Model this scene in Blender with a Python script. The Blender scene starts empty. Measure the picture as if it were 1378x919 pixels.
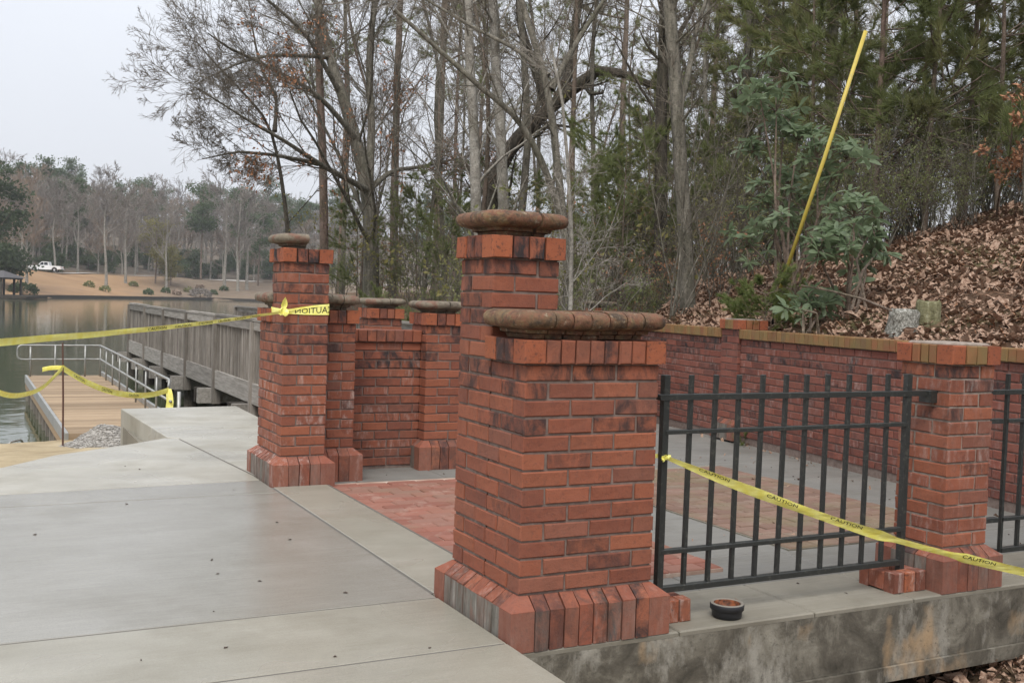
import bpy, math, random
import numpy as np
from mathutils import Matrix, Vector

random.seed(7)
RNG = np.random.default_rng(11)
SC = bpy.context.scene
COL = SC.collection
R = math.radians

# ------------------------------------------------------------------ camera
FPX = 1432.0                                   # focal length in pixels of the 1378 wide photo
PITCH, ROLL, YAW = R(2.28), R(1.93), R(27.5)
RIGHT = Vector((math.cos(YAW), -math.sin(YAW), 0))
FWD = Vector((math.sin(YAW), math.cos(YAW), 0))
UP = Vector((0, 0, 1))
CAM = Vector((-1.897, -3.522, 1.327))
cf = FWD * math.cos(PITCH) - UP * math.sin(PITCH)
cu = FWD * math.sin(PITCH) + UP * math.cos(PITCH)
cr = RIGHT * math.cos(ROLL) + cu * math.sin(ROLL)
cu2 = -RIGHT * math.sin(ROLL) + cu * math.cos(ROLL)
camd = bpy.data.cameras.new('camera')
camd.sensor_width = 36.0
camd.lens = FPX / 1378.0 * 36.0
camd.clip_start = 0.05
camd.clip_end = 3000
camo = bpy.data.objects.new('camera', camd)
COL.objects.link(camo)
m = Matrix((cr, cu2, -cf)).transposed().to_4x4()
m.translation = CAM
camo.matrix_world = m
SC.camera = camo

def ray(px, py):
    x, y = px - 689.0, py - 459.5
    c, s = math.cos(ROLL), math.sin(ROLL)
    xr, yr = x * c + y * s, -x * s + y * c
    X, yc = xr / FPX, -yr / FPX
    return RIGHT * X + UP * (yc * math.cos(PITCH) - math.sin(PITCH)) + FWD * (math.cos(PITCH) + yc * math.sin(PITCH))

def at(px, py, D):
    """point at depth D (metres along the level view direction) seen at photo pixel px,py"""
    r = ray(px, py)
    return CAM + r * (D / r.dot(FWD))

# ------------------------------------------------------------------ world, sun, exposure
world = bpy.data.worlds.new('World')
SC.world = world
world.use_nodes = True
wn, wl = world.node_tree.nodes, world.node_tree.links
wn.clear()
sky = wn.new('ShaderNodeTexSky')
sky.sky_type = 'NISHITA'
sky.sun_disc = False
sky.sun_elevation = R(54.4)
sky.sun_rotation = R(215.9)
sky.air_density = 1.5
sky.dust_density = 6.0
mixw = wn.new('ShaderNodeMix'); mixw.data_type = 'RGBA'
tcw = wn.new('ShaderNodeTexCoord')
nzw = wn.new('ShaderNodeTexNoise'); nzw.inputs['Scale'].default_value = 1.6; nzw.inputs['Detail'].default_value = 4
rmpw = wn.new('ShaderNodeValToRGB')
rmpw.color_ramp.elements[0].position = .3; rmpw.color_ramp.elements[0].color = (4.25, 4.43, 4.85, 1)
rmpw.color_ramp.elements[1].position = .75; rmpw.color_ramp.elements[1].color = (4.7, 4.85, 5.2, 1)
wl.new(tcw.outputs['Generated'], nzw.inputs['Vector'])
wl.new(nzw.outputs['Fac'], rmpw.inputs['Fac'])
mixw.inputs[0].default_value = .9              # thick even cloud layer over the clear-sky model
wl.new(sky.outputs['Color'], mixw.inputs[6])
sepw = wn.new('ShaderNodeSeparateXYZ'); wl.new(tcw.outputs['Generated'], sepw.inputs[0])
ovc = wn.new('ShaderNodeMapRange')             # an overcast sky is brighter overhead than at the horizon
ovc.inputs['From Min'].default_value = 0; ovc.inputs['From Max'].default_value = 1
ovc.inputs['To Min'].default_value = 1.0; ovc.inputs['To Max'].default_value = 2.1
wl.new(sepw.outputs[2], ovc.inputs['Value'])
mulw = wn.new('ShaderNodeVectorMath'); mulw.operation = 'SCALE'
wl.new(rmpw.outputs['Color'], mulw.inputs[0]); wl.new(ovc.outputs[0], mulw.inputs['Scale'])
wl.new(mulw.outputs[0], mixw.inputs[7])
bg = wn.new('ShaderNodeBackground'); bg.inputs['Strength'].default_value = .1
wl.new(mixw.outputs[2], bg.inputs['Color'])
wo = wn.new('ShaderNodeOutputWorld')
wl.new(bg.outputs[0], wo.inputs['Surface'])

sund = bpy.data.lights.new('sun', 'SUN')
sund.energy = 1.5
sund.angle = R(25)
sund.color = (1, .965, .92)
suno = bpy.data.objects.new('sun', sund)
COL.objects.link(suno)
sdir = Vector((-.42, -.58, 1.0)).normalized()  # towards the sun
suno.rotation_euler = sdir.to_track_quat('Z', 'Y').to_euler()
suno.location = (-20, -20, 40)
SC.view_settings.view_transform = 'Standard'
SC.view_settings.look = 'None'
SC.view_settings.gamma = 1
SC.view_settings.exposure = 0.75
SC.view_settings.use_curve_mapping = False

# ------------------------------------------------------------------ node material helper
class NM:
    def __init__(s, name, rough=.8, spec=.3, metal=0.0):
        s.m = bpy.data.materials.new(name); s.m.use_nodes = True
        s.n, s.l = s.m.node_tree.nodes, s.m.node_tree.links
        s.b = s.n['Principled BSDF']
        s.b.inputs['Roughness'].default_value = rough
        s.b.inputs['Specular IOR Level'].default_value = spec
        s.b.inputs['Metallic'].default_value = metal
    def pos(s):
        return s.n.new('ShaderNodeNewGeometry').outputs['Position']
    def obj(s):
        return s.n.new('ShaderNodeTexCoord').outputs['Object']
    def rnd(s):
        return s.n.new('ShaderNodeObjectInfo').outputs['Random']
    def attr(s, name):
        a = s.n.new('ShaderNodeAttribute'); a.attribute_type = 'OBJECT'; a.attribute_name = name
        return a.outputs['Fac']
    def mapv(s, v, scale):
        mp = s.n.new('ShaderNodeMapping'); mp.inputs['Scale'].default_value = scale
        s.l.new(v, mp.inputs['Vector']); return mp.outputs[0]
    def noise(s, v, scale, detail=4, rough=.55, dist=0):
        t = s.n.new('ShaderNodeTexNoise'); t.inputs['Scale'].default_value = scale
        t.inputs['Detail'].default_value = detail; t.inputs['Roughness'].default_value = rough
        t.inputs['Distortion'].default_value = dist
        if v is not None: s.l.new(v, t.inputs['Vector'])
        return t.outputs['Fac']
    def ramp(s, f, stops):
        r = s.n.new('ShaderNodeValToRGB'); e = r.color_ramp.elements
        while len(e) < len(stops): e.new(.5)
        for i, (p, c) in enumerate(stops):
            e[i].position = p
            e[i].color = (c, c, c, 1) if isinstance(c, (int, float)) else (*c, 1)
        s.l.new(f, r.inputs['Fac']); return r.outputs['Color']
    def mix(s, f, a, b, mode='MIX'):
        x = s.n.new('ShaderNodeMix'); x.data_type = 'RGBA'; x.blend_type = mode
        for q, v in ((0, f), (6, a), (7, b)):
            sock = x.inputs[q]
            if isinstance(v, (int, float)): sock.default_value = v if q == 0 else (v, v, v, 1)
            elif isinstance(v, tuple): sock.default_value = (*v, 1)
            else: s.l.new(v, sock)
        return x.outputs[2]
    def math(s, op, a, b):
        x = s.n.new('ShaderNodeMath'); x.operation = op
        for sock, v in ((x.inputs[0], a), (x.inputs[1], b)):
            if isinstance(v, (int, float)): sock.default_value = v
            else: s.l.new(v, sock)
        return x.outputs[0]
    def col(s, c):
        if isinstance(c, tuple): s.b.inputs['Base Color'].default_value = (*c, 1)
        else: s.l.new(c, s.b.inputs['Base Color'])
        return s
    def rough(s, f):
        s.l.new(f, s.b.inputs['Roughness']); return s
    def bump(s, h, strength=.3, dist=.01):
        b = s.n.new('ShaderNodeBump'); b.inputs['Strength'].default_value = strength
        b.inputs['Distance'].default_value = dist
        s.l.new(h, b.inputs['Height']); s.l.new(b.outputs[0], s.b.inputs['Normal']); return s

M = {}
def brick_mat(name, hues, soot=(.034, .027, .027), pit=.28):
    k = NM(name, .82, .25)
    p = k.pos()
    wn_ = k.n.new('ShaderNodeTexWhiteNoise'); wn_.noise_dimensions = '1D'; k.l.new(k.rnd(), wn_.inputs['W'])
    vm = k.n.new('ShaderNodeVectorMath'); vm.operation = 'MULTIPLY_ADD'
    k.l.new(wn_.outputs['Color'], vm.inputs[0]); vm.inputs[1].default_value = (9, 9, 9); k.l.new(p, vm.inputs[2]); p = vm.outputs[0]
    base = k.ramp(k.rnd(), hues)
    n1 = k.noise(p, 22, 5, .65)
    c = k.mix(k.math('MULTIPLY', n1, .55), base, k.mix(.55, base, (.36, .17, .11)))
    n2 = k.noise(k.mapv(p, (12, 12, 7)), 1.0, 6, .72, .5)
    dark = k.ramp(n2, [(.40, 0.0), (.60, 1.0)])
    c = k.mix(k.math('MULTIPLY', dark, k.attr('stain')), c, soot)
    n4 = k.noise(p, 60, 3, .7)
    c = k.mix(k.math('MULTIPLY', k.ramp(n4, [(.54, 0.0), (.68, 1.0)]), pit), c, soot)
    n3 = k.noise(k.mapv(p, (30, 30, 9)), 1.0, 5, .75)
    c = k.mix(k.math('MULTIPLY', k.ramp(n3, [(.5, 0.0), (.68, 1.0)]), k.attr('white')), c, (.62, .57, .52))
    sz = k.n.new('ShaderNodeSeparateXYZ'); k.l.new(k.obj(), sz.inputs[0])
    film = k.math('MULTIPLY', k.attr('film'), k.math('LESS_THAN', sz.outputs[2], .152))
    film = k.math('MULTIPLY', film, k.ramp(k.noise(k.mapv(p, (22, 22, 6)), 1.0, 5, .7), [(.3, .45), (.5, 1.0)]))
    c = k.mix(film, c, k.ramp(k.noise(k.mapv(p, (30, 30, 5)), 1.0, 4, .7), [(.35, (.10, .092, .075)), (.6, (.20, .19, .165)), (.75, (.36, .345, .31))]))
    k.col(c).bump(k.math('ADD', k.noise(p, 140, 4, .7), k.math('MULTIPLY', k.noise(p, 28, 3, .6), 1.6)), .42, .004)
    return k.m
M['brick'] = brick_mat('brick', [(0, (.165, .050, .031)), (.3, (.225, .067, .037)), (.7, (.265, .083, .042)), (.92, (.21, .073, .045)), (1, (.15, .061, .045))])
M['brick_corner'] = brick_mat('brick_corner', [(0, (.265, .070, .030)), (1, (.32, .092, .038))], pit=.7)
M['brick_base'] = brick_mat('brick_base', [(0, (.20, .058, .036)), (.5, (.25, .073, .04)), (1, (.215, .07, .045))], (.05, .042, .036))
M['brick_wall'] = brick_mat('brick_wall', [(0, (.15, .046, .036)), (.5, (.205, .063, .045)), (.8, (.195, .070, .053)), (1, (.145, .052, .042))])
k = NM('coping_soldier', .85, .2); p = k.pos()
c = k.ramp(k.rnd(), [(0, (.19, .11, .05)), (.4, (.25, .14, .06)), (.7, (.24, .10, .05)), (1, (.16, .10, .055))])
c = k.mix(k.ramp(k.noise(p, 9, 4), [(.4, 0.0), (.7, .6)]), c, (.16, .14, .06))
M['olive_brick'] = k.col(c).bump(k.noise(p, 120, 4, .7), .35, .004).m
k = NM('mortar', .95, .1); p = k.pos()
M['mortar'] = k.col(k.ramp(k.noise(p, 30, 4), [(.3, (.145, .105, .088)), (.7, (.225, .175, .15))])).bump(k.noise(p, 200, 3), .4, .004).m
k = NM('mortar_light', .95, .1); p = k.pos()
M['mortar_light'] = k.col(k.ramp(k.noise(p, 30, 4), [(.3, (.20, .16, .13)), (.7, (.34, .29, .25))])).bump(k.noise(p, 200, 3), .4, .004).m
k = NM('coping', .8, .25); p = k.pos()
c = k.ramp(k.noise(p, 9, 6, .7, .4), [(.32, (.05, .034, .026)), (.43, (.145, .09, .05)), (.52, (.18, .082, .05)), (.60, (.20, .135, .07)), (.72, (.105, .07, .05))])
c = k.mix(k.ramp(k.noise(p, 24, 6, .75), [(.46, 0.0), (.64, .85)]), c, (.048, .038, .03))
c = k.mix(k.math('MULTIPLY', k.ramp(k.noise(p, 45, 3, .7), [(.6, 0.0), (.7, 1.0)]), .55), c, (.38, .33, .24))
M['coping'] = k.col(c).bump(k.math('ADD', k.noise(p, 60, 5, .75), k.math('MULTIPLY', k.noise(p, 17, 4, .6), 2.0)), .7, .008).m
k = NM('coping_grey', .85, .2); p = k.pos()
c = k.ramp(k.noise(p, 8, 5, .6), [(.3, (.09, .07, .055)), (.5, (.20, .17, .125)), (.62, (.17, .085, .06)), (.75, (.25, .22, .165))])
M['coping_grey'] = k.col(k.mix(k.ramp(k.noise(p, 30, 4, .7), [(.5, 0.0), (.68, .7)]), c, (.05, .045, .035))).bump(k.noise(p, 60, 5, .7), .5, .006).m

def concrete(name, stops, stain, sscale, stain2=None, rough=(.45, .75), streak=True):
    k = NM(name, .7, .35); p = k.pos()
    c = k.ramp(k.noise(p, 1.1, 6, .6, .4), stops)
    c = k.mix(k.ramp(k.noise(k.mapv(p, (1.0, 2.6, 1)), 1.3, 6, .65), [(.38, 0.0), (.75, .5)]), c, stain) if streak else c
    c = k.mix(k.ramp(k.noise(p, sscale, 5, .7), [(.52, 0.0), (.75, .7)]), c, stain2 or stain)
    c = k.mix(k.math('MULTIPLY', k.ramp(k.noise(p, 190, 3, .7), [(.35, 0.0), (.75, 1.0)]), .4), c, (.12, .115, .10))
    c = k.mix(k.math('MULTIPLY', k.ramp(k.noise(k.mapv(p, (2.5, 55, 3)), 1.0, 5, .75), [(.4, 0.0), (.7, 1.0)]), .11), c, (.48, .46, .40))
    r = k.ramp(k.noise(p, .9, 3), [(.35, rough[0]), (.65, rough[1])])
    k.col(c).rough(r).bump(k.noise(k.mapv(p, (60, 220, 60)), 1.0, 4, .7), .22, .004)
    return k.m
M['concrete_new'] = concrete('concrete_new', [(.3, (.35, .332, .275)), (.7, (.48, .458, .39))], (.205, .185, .135), .9, (.17, .148, .10), rough=(.16, .5))  # blue pulled down in the colour to offset cool skylight
M['concrete_damp'] = concrete('concrete_damp', [(.3, (.235, .225, .19)), (.7, (.31, .30, .265))], (.175, .162, .125), .8, (.15, .135, .098), rough=(.07, .24))
M['concrete_damp2'] = concrete('concrete_damp2', [(.3, (.25, .233, .185)), (.7, (.36, .34, .28))], (.19, .17, .122), .9, (.155, .135, .09), rough=(.16, .42))
M['concrete_old'] = concrete('concrete_old', [(.3, (.165, .15, .115)), (.7, (.275, .25, .195))], (.12, .105, .08), 3.2, (.14, .12, .085))
M['concrete_slate'] = concrete('concrete_slate', [(.3, (.14, .136, .124)), (.7, (.215, .208, .188))], (.105, .10, .088), 3.0, (.12, .11, .09))
k = NM('concrete_stained', .85, .25); p = k.pos()
c = k.ramp(k.noise(p, 4.5, 6, .7, .6), [(.30, (.042, .037, .028)), (.5, (.115, .102, .08)), (.70, (.25, .23, .185))])
st = k.ramp(k.noise(k.mapv(p, (5, 5, 2.4)), 1.0, 6, .72), [(.53, 0.0), (.68, .8)])
c = k.mix(st, c, (.33, .31, .265))
st = k.ramp(k.noise(k.mapv(p, (2.6, 1, 1.6)), 1.0, 4, .65), [(.60, 0.0), (.72, .75)])
c = k.mix(st, c, (.40, .27, .15))
c = k.mix(k.ramp(k.noise(p, 38, 4, .75), [(.56, 0.0), (.7, .7)]), c, (.06, .055, .045))
M['concrete_stained'] = k.col(c).bump(k.noise(p, 50, 6, .75), .5, .008).m
k = NM('paver', .85, .2); p = k.pos()
c = k.ramp(k.rnd(), [(0, (.20, .085, .062)), (.5, (.265, .115, .083)), (1, (.225, .125, .095))])
c = k.mix(k.ramp(k.noise(p, 5, 5, .7), [(.55, 0.0), (.75, .55)]), c, (.42, .33, .27))
c = k.mix(k.ramp(k.noise(p, 1.4, 4, .6), [(.5, 0.0), (.75, .6)]), c, (.20, .165, .105))
M['paver'] = k.col(c).bump(k.noise(p, 120, 4), .3, .004).m
k = NM('paver_old', .85, .2); p = k.pos()
c = k.ramp(k.rnd(), [(0, (.15, .095, .072)), (.5, (.20, .125, .095)), (1, (.175, .13, .098))])
c = k.mix(k.ramp(k.noise(p, 1.8, 5, .65), [(.45, 0.0), (.7, .75)]), c, (.155, .135, .075))
c = k.mix(k.ramp(k.noise(p, 6, 5, .7), [(.55, 0.0), (.75, .5)]), c, (.30, .25, .20))
M['paver_old'] = k.col(c).bump(k.noise(p, 120, 4), .3, .004).m
k = NM('paver_sand', .95, .1); p = k.pos()
M['paver_sand'] = k.col(k.ramp(k.noise(p, 8, 5), [(.3, (.27, .17, .13)), (.6, (.40, .29, .23)), (.75, (.5, .43, .36))])).m
k = NM('black_metal', .42, .5); p = k.pos()
c = k.mix(k.ramp(k.noise(p, 55, 4, .7), [(.55, 0.0), (.75, .8)]), (.024, .026, .024), (.10, .098, .08))  # black lifted a little, highlights on the bars tinted into the colour
M['black_metal'] = k.col(c).bump(k.noise(p, 90, 4), .25, .003).m
k = NM('paint_chip', .7); M['paint_chip'] = k.col((.55, .54, .5)).m
k = NM('tape_yellow', .42, .45); p = k.pos()
c = k.ramp(k.noise(p, 25, 4), [(.35, (.90, .83, .17)), (.65, (.96, .93, .32))])
M['tape_yellow'] = k.col(c).bump(k.noise(k.mapv(p, (18, 18, 60)), 1.0, 3), .5, .01).m
k.b.inputs['Transmission Weight'].default_value = 0.0
M['tape_black'] = NM('tape_black', .5).col((.012, .012, .012)).m
def wood(name, a, b, c3, sc):
    k = NM(name, .85, .2); p = k.obj()
    g = k.noise(k.mapv(k.pos(), sc), 1.0, 5, .65, .3)
    c = k.ramp(g, [(.3, a), (.55, b), (.75, c3)])
    c = k.mix(k.math('MULTIPLY', k.rnd(), .6), c, tuple(x * .4 for x in a))  # random darkening paints the light-and-shadow alternation of the boardwalk pickets
    return k.col(c).bump(g, .4, .006).m
M['wood_grey'] = wood('wood_grey', (.17, .15, .125), (.30, .27, .235), (.43, .40, .355), (30, 30, 2.5))
M['wood_grey_h'] = wood('wood_grey_h', (.20, .185, .16), (.34, .315, .28), (.47, .44, .40), (30, 2.5, 30))
M['wood_dark'] = wood('wood_dark', (.035, .03, .025), (.075, .065, .052), (.13, .115, .095), (8, 8, 8))
M['wood_new'] = wood('wood_new', (.30, .215, .135), (.385, .285, .185), (.45, .35, .245), (3, 40, 40))
k = NM('aluminium', .5, .5, .6); p = k.pos()
M['aluminium'] = k.col(k.ramp(k.noise(p, 12, 3), [(.3, (.28, .28, .265)), (.7, (.40, .40, .375))])).m
M['rust'] = NM('rust', .8).col((.11, .06, .045)).m
k = NM('water', .045, .5); p = k.pos()
k.b.inputs['IOR'].default_value = 1.42
M['water'] = k.col(k.ramp(k.noise(p, .06, 3), [(.35, (.055, .068, .038)), (.7, (.08, .092, .052))])).bump(
    k.math('ADD', k.noise(k.mapv(p, (1.0, 1.0, 1)), 1.4, 3, .5), k.math('MULTIPLY', k.noise(p, 5.0, 3), .3)), .14, .05).m
k = NM('sand', .95, .1); p = k.pos()
M['sand'] = k.col(k.ramp(k.noise(p, 1.5, 6, .65), [(.3, (.26, .20, .12)), (.6, (.42, .34, .215)), (.8, (.33, .31, .26))])).bump(k.noise(p, 25, 5), .5, .02).m
k = NM('forest_floor', .95, .1); p = k.pos()
c = k.ramp(k.noise(p, 7, 6, .75), [(.3, (.045, .03, .02)), (.5, (.125, .078, .05)), (.7, (.22, .145, .10))])
c = k.mix(k.ramp(k.noise(p, .9, 4), [(.5, 0.0), (.68, .7)]), c, (.11, .115, .045))
M['forest_floor'] = k.col(c).bump(k.noise(p, 16, 6, .75), .8, .05).m
k = NM('terrain', .95, .1); p = k.pos()
c = k.ramp(k.noise(p, .12, 6, .65), [(.3, (.26, .165, .085)), (.5, (.36, .225, .115)), (.7, (.30, .20, .115))])
c = k.mix(k.ramp(k.noise(p, .045, 4), [(.5, 0.0), (.68, .6)]), c, (.17, .12, .085))
M['terrain'] = k.col(c).bump(k.noise(p, 2, 4), .5, .1).m
k = NM('earth', .95, .1); p = k.pos()
M['earth'] = k.col(k.ramp(k.noise(p, 5, 6, .7), [(.3, (.05, .035, .022)), (.6, (.13, .09, .055)), (.8, (.24, .18, .12))])).bump(k.noise(p, 12, 6, .7), .9, .05).m
M['joint_dirt'] = NM('joint_dirt', .95).col((.12, .11, .095)).m
M['road'] = NM('road', .9).col((.46, .43, .39)).m
def bark(name, a, b, sc=(14, 14, 3)):
    k = NM(name, .92, .15); p = k.pos()
    g = k.noise(k.mapv(p, sc), 1.0, 5, .7)
    c = k.mix(k.ramp(k.noise(p, 1.7, 4), [(.5, 0.0), (.72, .5)]), k.ramp(g, [(.32, a), (.68, b)]), (.085, .088, .05))
    c = k.mix(k.math('MULTIPLY', k.ramp(k.noise(p, 32, 4, .75), [(.5, 0.0), (.66, 1.0)]), .6), c, tuple(x * .35 for x in a))
    c = k.mix(k.math('MULTIPLY', k.ramp(k.noise(p, 11, 4, .7), [(.56, 0.0), (.7, 1.0)]), .45), c, tuple(min(.5, x * 1.5) for x in b))
    return k.col(c).bump(g, 1.0, .03).m
M['bark_brown'] = bark('bark_brown', (.085, .062, .047), (.27, .21, .165))
M['bark_grey'] = bark('bark_grey', (.17, .155, .13), (.38, .355, .31), (8, 8, 6))
M['bark_dark'] = bark('bark_dark', (.03, .026, .021), (.105, .09, .07))
M['bark_pine'] = bark('bark_pine', (.11, .075, .06), (.31, .225, .185))
M['bark_olive'] = bark('bark_olive', (.07, .064, .05), (.235, .215, .175))
M['twig'] = NM('twig', .9, .15).col((.15, .128, .102)).m  # base colour raised to lift the gloom under the trees
M['twig_grey'] = NM('twig_grey', .9, .15).col((.26, .235, .20)).m
M['twig_far'] = NM('twig_far', .9, .1).col((.215, .19, .165)).m
M['twig_far_warm'] = NM('twig_far_warm', .9, .1).col((.27, .205, .155)).m
def foliage(name, a, b, c3, rough=.65, spec=.25, trans=.5):
    k = NM(name, rough, spec); p = k.pos()
    c = k.ramp(k.noise(p, 1.6, 4, .6), [(.3, a), (.55, b), (.75, c3)])
    c = k.mix(k.math('MULTIPLY', k.noise(p, 21, 3, .6), .5), c, tuple(min(1, x * 1.7) for x in c3))
    k.col(c)
    tb = k.n.new('ShaderNodeBsdfTranslucent'); k.l.new(c, tb.inputs['Color'])
    ms = k.n.new('ShaderNodeMixShader'); ms.inputs[0].default_value = trans
    k.l.new(k.b.outputs[0], ms.inputs[1]); k.l.new(tb.outputs[0], ms.inputs[2])
    k.l.new(ms.outputs[0], k.n['Material Output'].inputs['Surface'])
    return k.m
M['needle'] = foliage('needle', (.115, .145, .055), (.165, .195, .072), (.21, .225, .10))  # greens lightened past natural needles to brighten the shaded wood
M['needle_olive'] = foliage('needle_olive', (.13, .14, .054), (.185, .192, .078), (.225, .225, .105))
M['needle_dark'] = foliage('needle_dark', (.03, .045, .024), (.05, .07, .035), (.07, .09, .042))
M['needle_far'] = foliage('needle_far', (.055, .085, .042), (.08, .115, .055), (.11, .14, .068))
M['leaf_yellow'] = foliage('leaf_yellow', (.13, .13, .05), (.19, .18, .065), (.23, .20, .075))
M['rhodo'] = foliage('rhodo', (.105, .15, .075), (.145, .195, .105), (.19, .24, .145), .36, .5)  # leaf gloss partly baked in as a paler green
M['juniper'] = foliage('juniper', (.09, .12, .035), (.13, .165, .05), (.17, .2, .07))
k = NM('dry_leaf', .8, .2)
M['dry_leaf'] = k.col(k.ramp(k.noise(k.pos(), 40, 2), [(.35, (.20, .085, .045)), (.6, (.36, .19, .105)), (.75, (.46, .29, .18))])).m
k = NM('litter', .8, .2)
M['litter'] = k.col(k.ramp(k.noise(k.pos(), 30, 4, .75), [(.30, (.075, .045, .03)), (.42, (.185, .112, .075)), (.54, (.31, .205, .145)), (.66, (.42, .315, .24)), (.76, (.26, .125, .07))])).m
k = NM('lichen', .95, .1); p = k.pos()
c = k.ramp(k.noise(p, 40, 5, .75), [(.36, (.09, .085, .07)), (.52, (.27, .265, .23)), (.66, (.55, .54, .49))])
M['lichen'] = k.col(c).bump(k.noise(p, 45, 5, .75), .9, .02).m
k = NM('stump_wood', .95, .1); p = k.pos()
c = k.ramp(k.noise(k.mapv(p, (25, 25, 5)), 1.0, 5, .7), [(.35, (.10, .095, .05)), (.6, (.20, .19, .11)), (.75, (.40, .39, .30))])
M['stump_wood'] = k.col(c).bump(k.noise(p, 40, 5), .7, .02).m
k = NM('pole_yellow', .45, .4); p = k.pos()
M['pole_yellow'] = k.col(k.mix(k.ramp(k.noise(p, 14, 5, .7), [(.52, 0.0), (.75, .55)]), (.50, .39, .07), (.24, .205, .10))).m
M['gravel'] = NM('gravel', .95, .1).col((.33, .31, .28)).m
k = NM('gravel_stone', .95, .1)
M['gravel_stone'] = k.col(k.ramp(k.noise(k.pos(), 18, 3), [(.3, (.2, .185, .165)), (.55, (.38, .36, .33)), (.75, (.52, .5, .46))])).m
M['grit_dark'] = NM('grit_dark', .9).col((.075, .055, .045)).m
M['ceramic_black'] = NM('ceramic_black', .5, .4).col((.022, .023, .026)).m
M['ceramic_rim'] = NM('ceramic_rim', .7, .3).col((.20, .18, .15)).m
k = NM('ceramic_rust', .6, .4)
M['ceramic_rust'] = k.col(k.ramp(k.noise(k.pos(), 45, 3), [(.35, (.05, .022, .014)), (.65, (.30, .10, .04))])).m
M['truck_white'] = NM('truck_white', .3, .5).col((.8, .8, .79)).m
M['glass_dark'] = NM('glass_dark', .15, .5).col((.03, .035, .04)).m
M['rubber'] = NM('rubber', .85).col((.018, .018, .018)).m
M['chrome'] = NM('chrome', .35, .5, .6).col((.6, .6, .6)).m
M['lamp_red'] = NM('lamp_red', .4).col((.4, .03, .02)).m
M['roof_dark'] = NM('roof_dark', .8).col((.08, .075, .075)).m

# ------------------------------------------------------------------ mesh helpers
def mesh_from(name, verts, faces, mat=None, smooth=False):
    me = bpy.data.meshes.new(name)
    me.from_pydata([tuple(v) for v in verts], [], faces)
    if mat: me.materials.append(M[mat])
    if smooth: me.polygons.foreach_set('use_smooth', [True] * len(me.polygons))
    me.update()
    return me

def mesh_np(name, V, F, mat=None, smooth=False):
    """V (n,3) float array, F list of int arrays (m,k)"""
    me = bpy.data.meshes.new(name)
    V = np.asarray(V, np.float32).reshape(-1, 3)
    me.vertices.add(len(V)); me.vertices.foreach_set('co', V.ravel())
    F = [np.asarray(f, np.int32) for f in F if len(f)]
    nl = sum(f.size for f in F); npoly = sum(len(f) for f in F)
    me.loops.add(nl); me.polygons.add(npoly)
    me.loops.foreach_set('vertex_index', np.concatenate([f.ravel() for f in F]))
    tot = np.concatenate([np.full(len(f), f.shape[1], np.int32) for f in F])
    start = np.concatenate([[0], np.cumsum(tot)[:-1]]).astype(np.int32)
    me.polygons.foreach_set('loop_start', start)
    me.polygons.foreach_set('loop_total', tot)
    if smooth: me.polygons.foreach_set('use_smooth', np.ones(npoly, bool))
    if mat: me.materials.append(M[mat])
    me.update(calc_edges=True)
    return me

def obj(name, me, parent=None, loc=(0, 0, 0), rz=0.0, rot=None, scale=None):
    o = bpy.data.objects.new(name, me)
    COL.objects.link(o)
    o.location = loc
    o.rotation_euler = rot if rot is not None else (0, 0, rz)
    if scale is not None: o.scale = scale if not isinstance(scale, (int, float)) else (scale,) * 3
    if parent is not None: o.parent = parent
    return o

def tag(o, label, cat, group=None):
    o['label'] = label; o['category'] = cat
    if group: o['group'] = group
    return o

def thing(name, label, cat, loc=(0, 0, 0), rz=0.0, group=None):
    return tag(obj(name, None, None, loc, rz), label, cat, group)

def struct(name, me, loc=(0, 0, 0)):
    o = obj(name, me, None, loc); o['kind'] = 'structure'; return o

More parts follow.
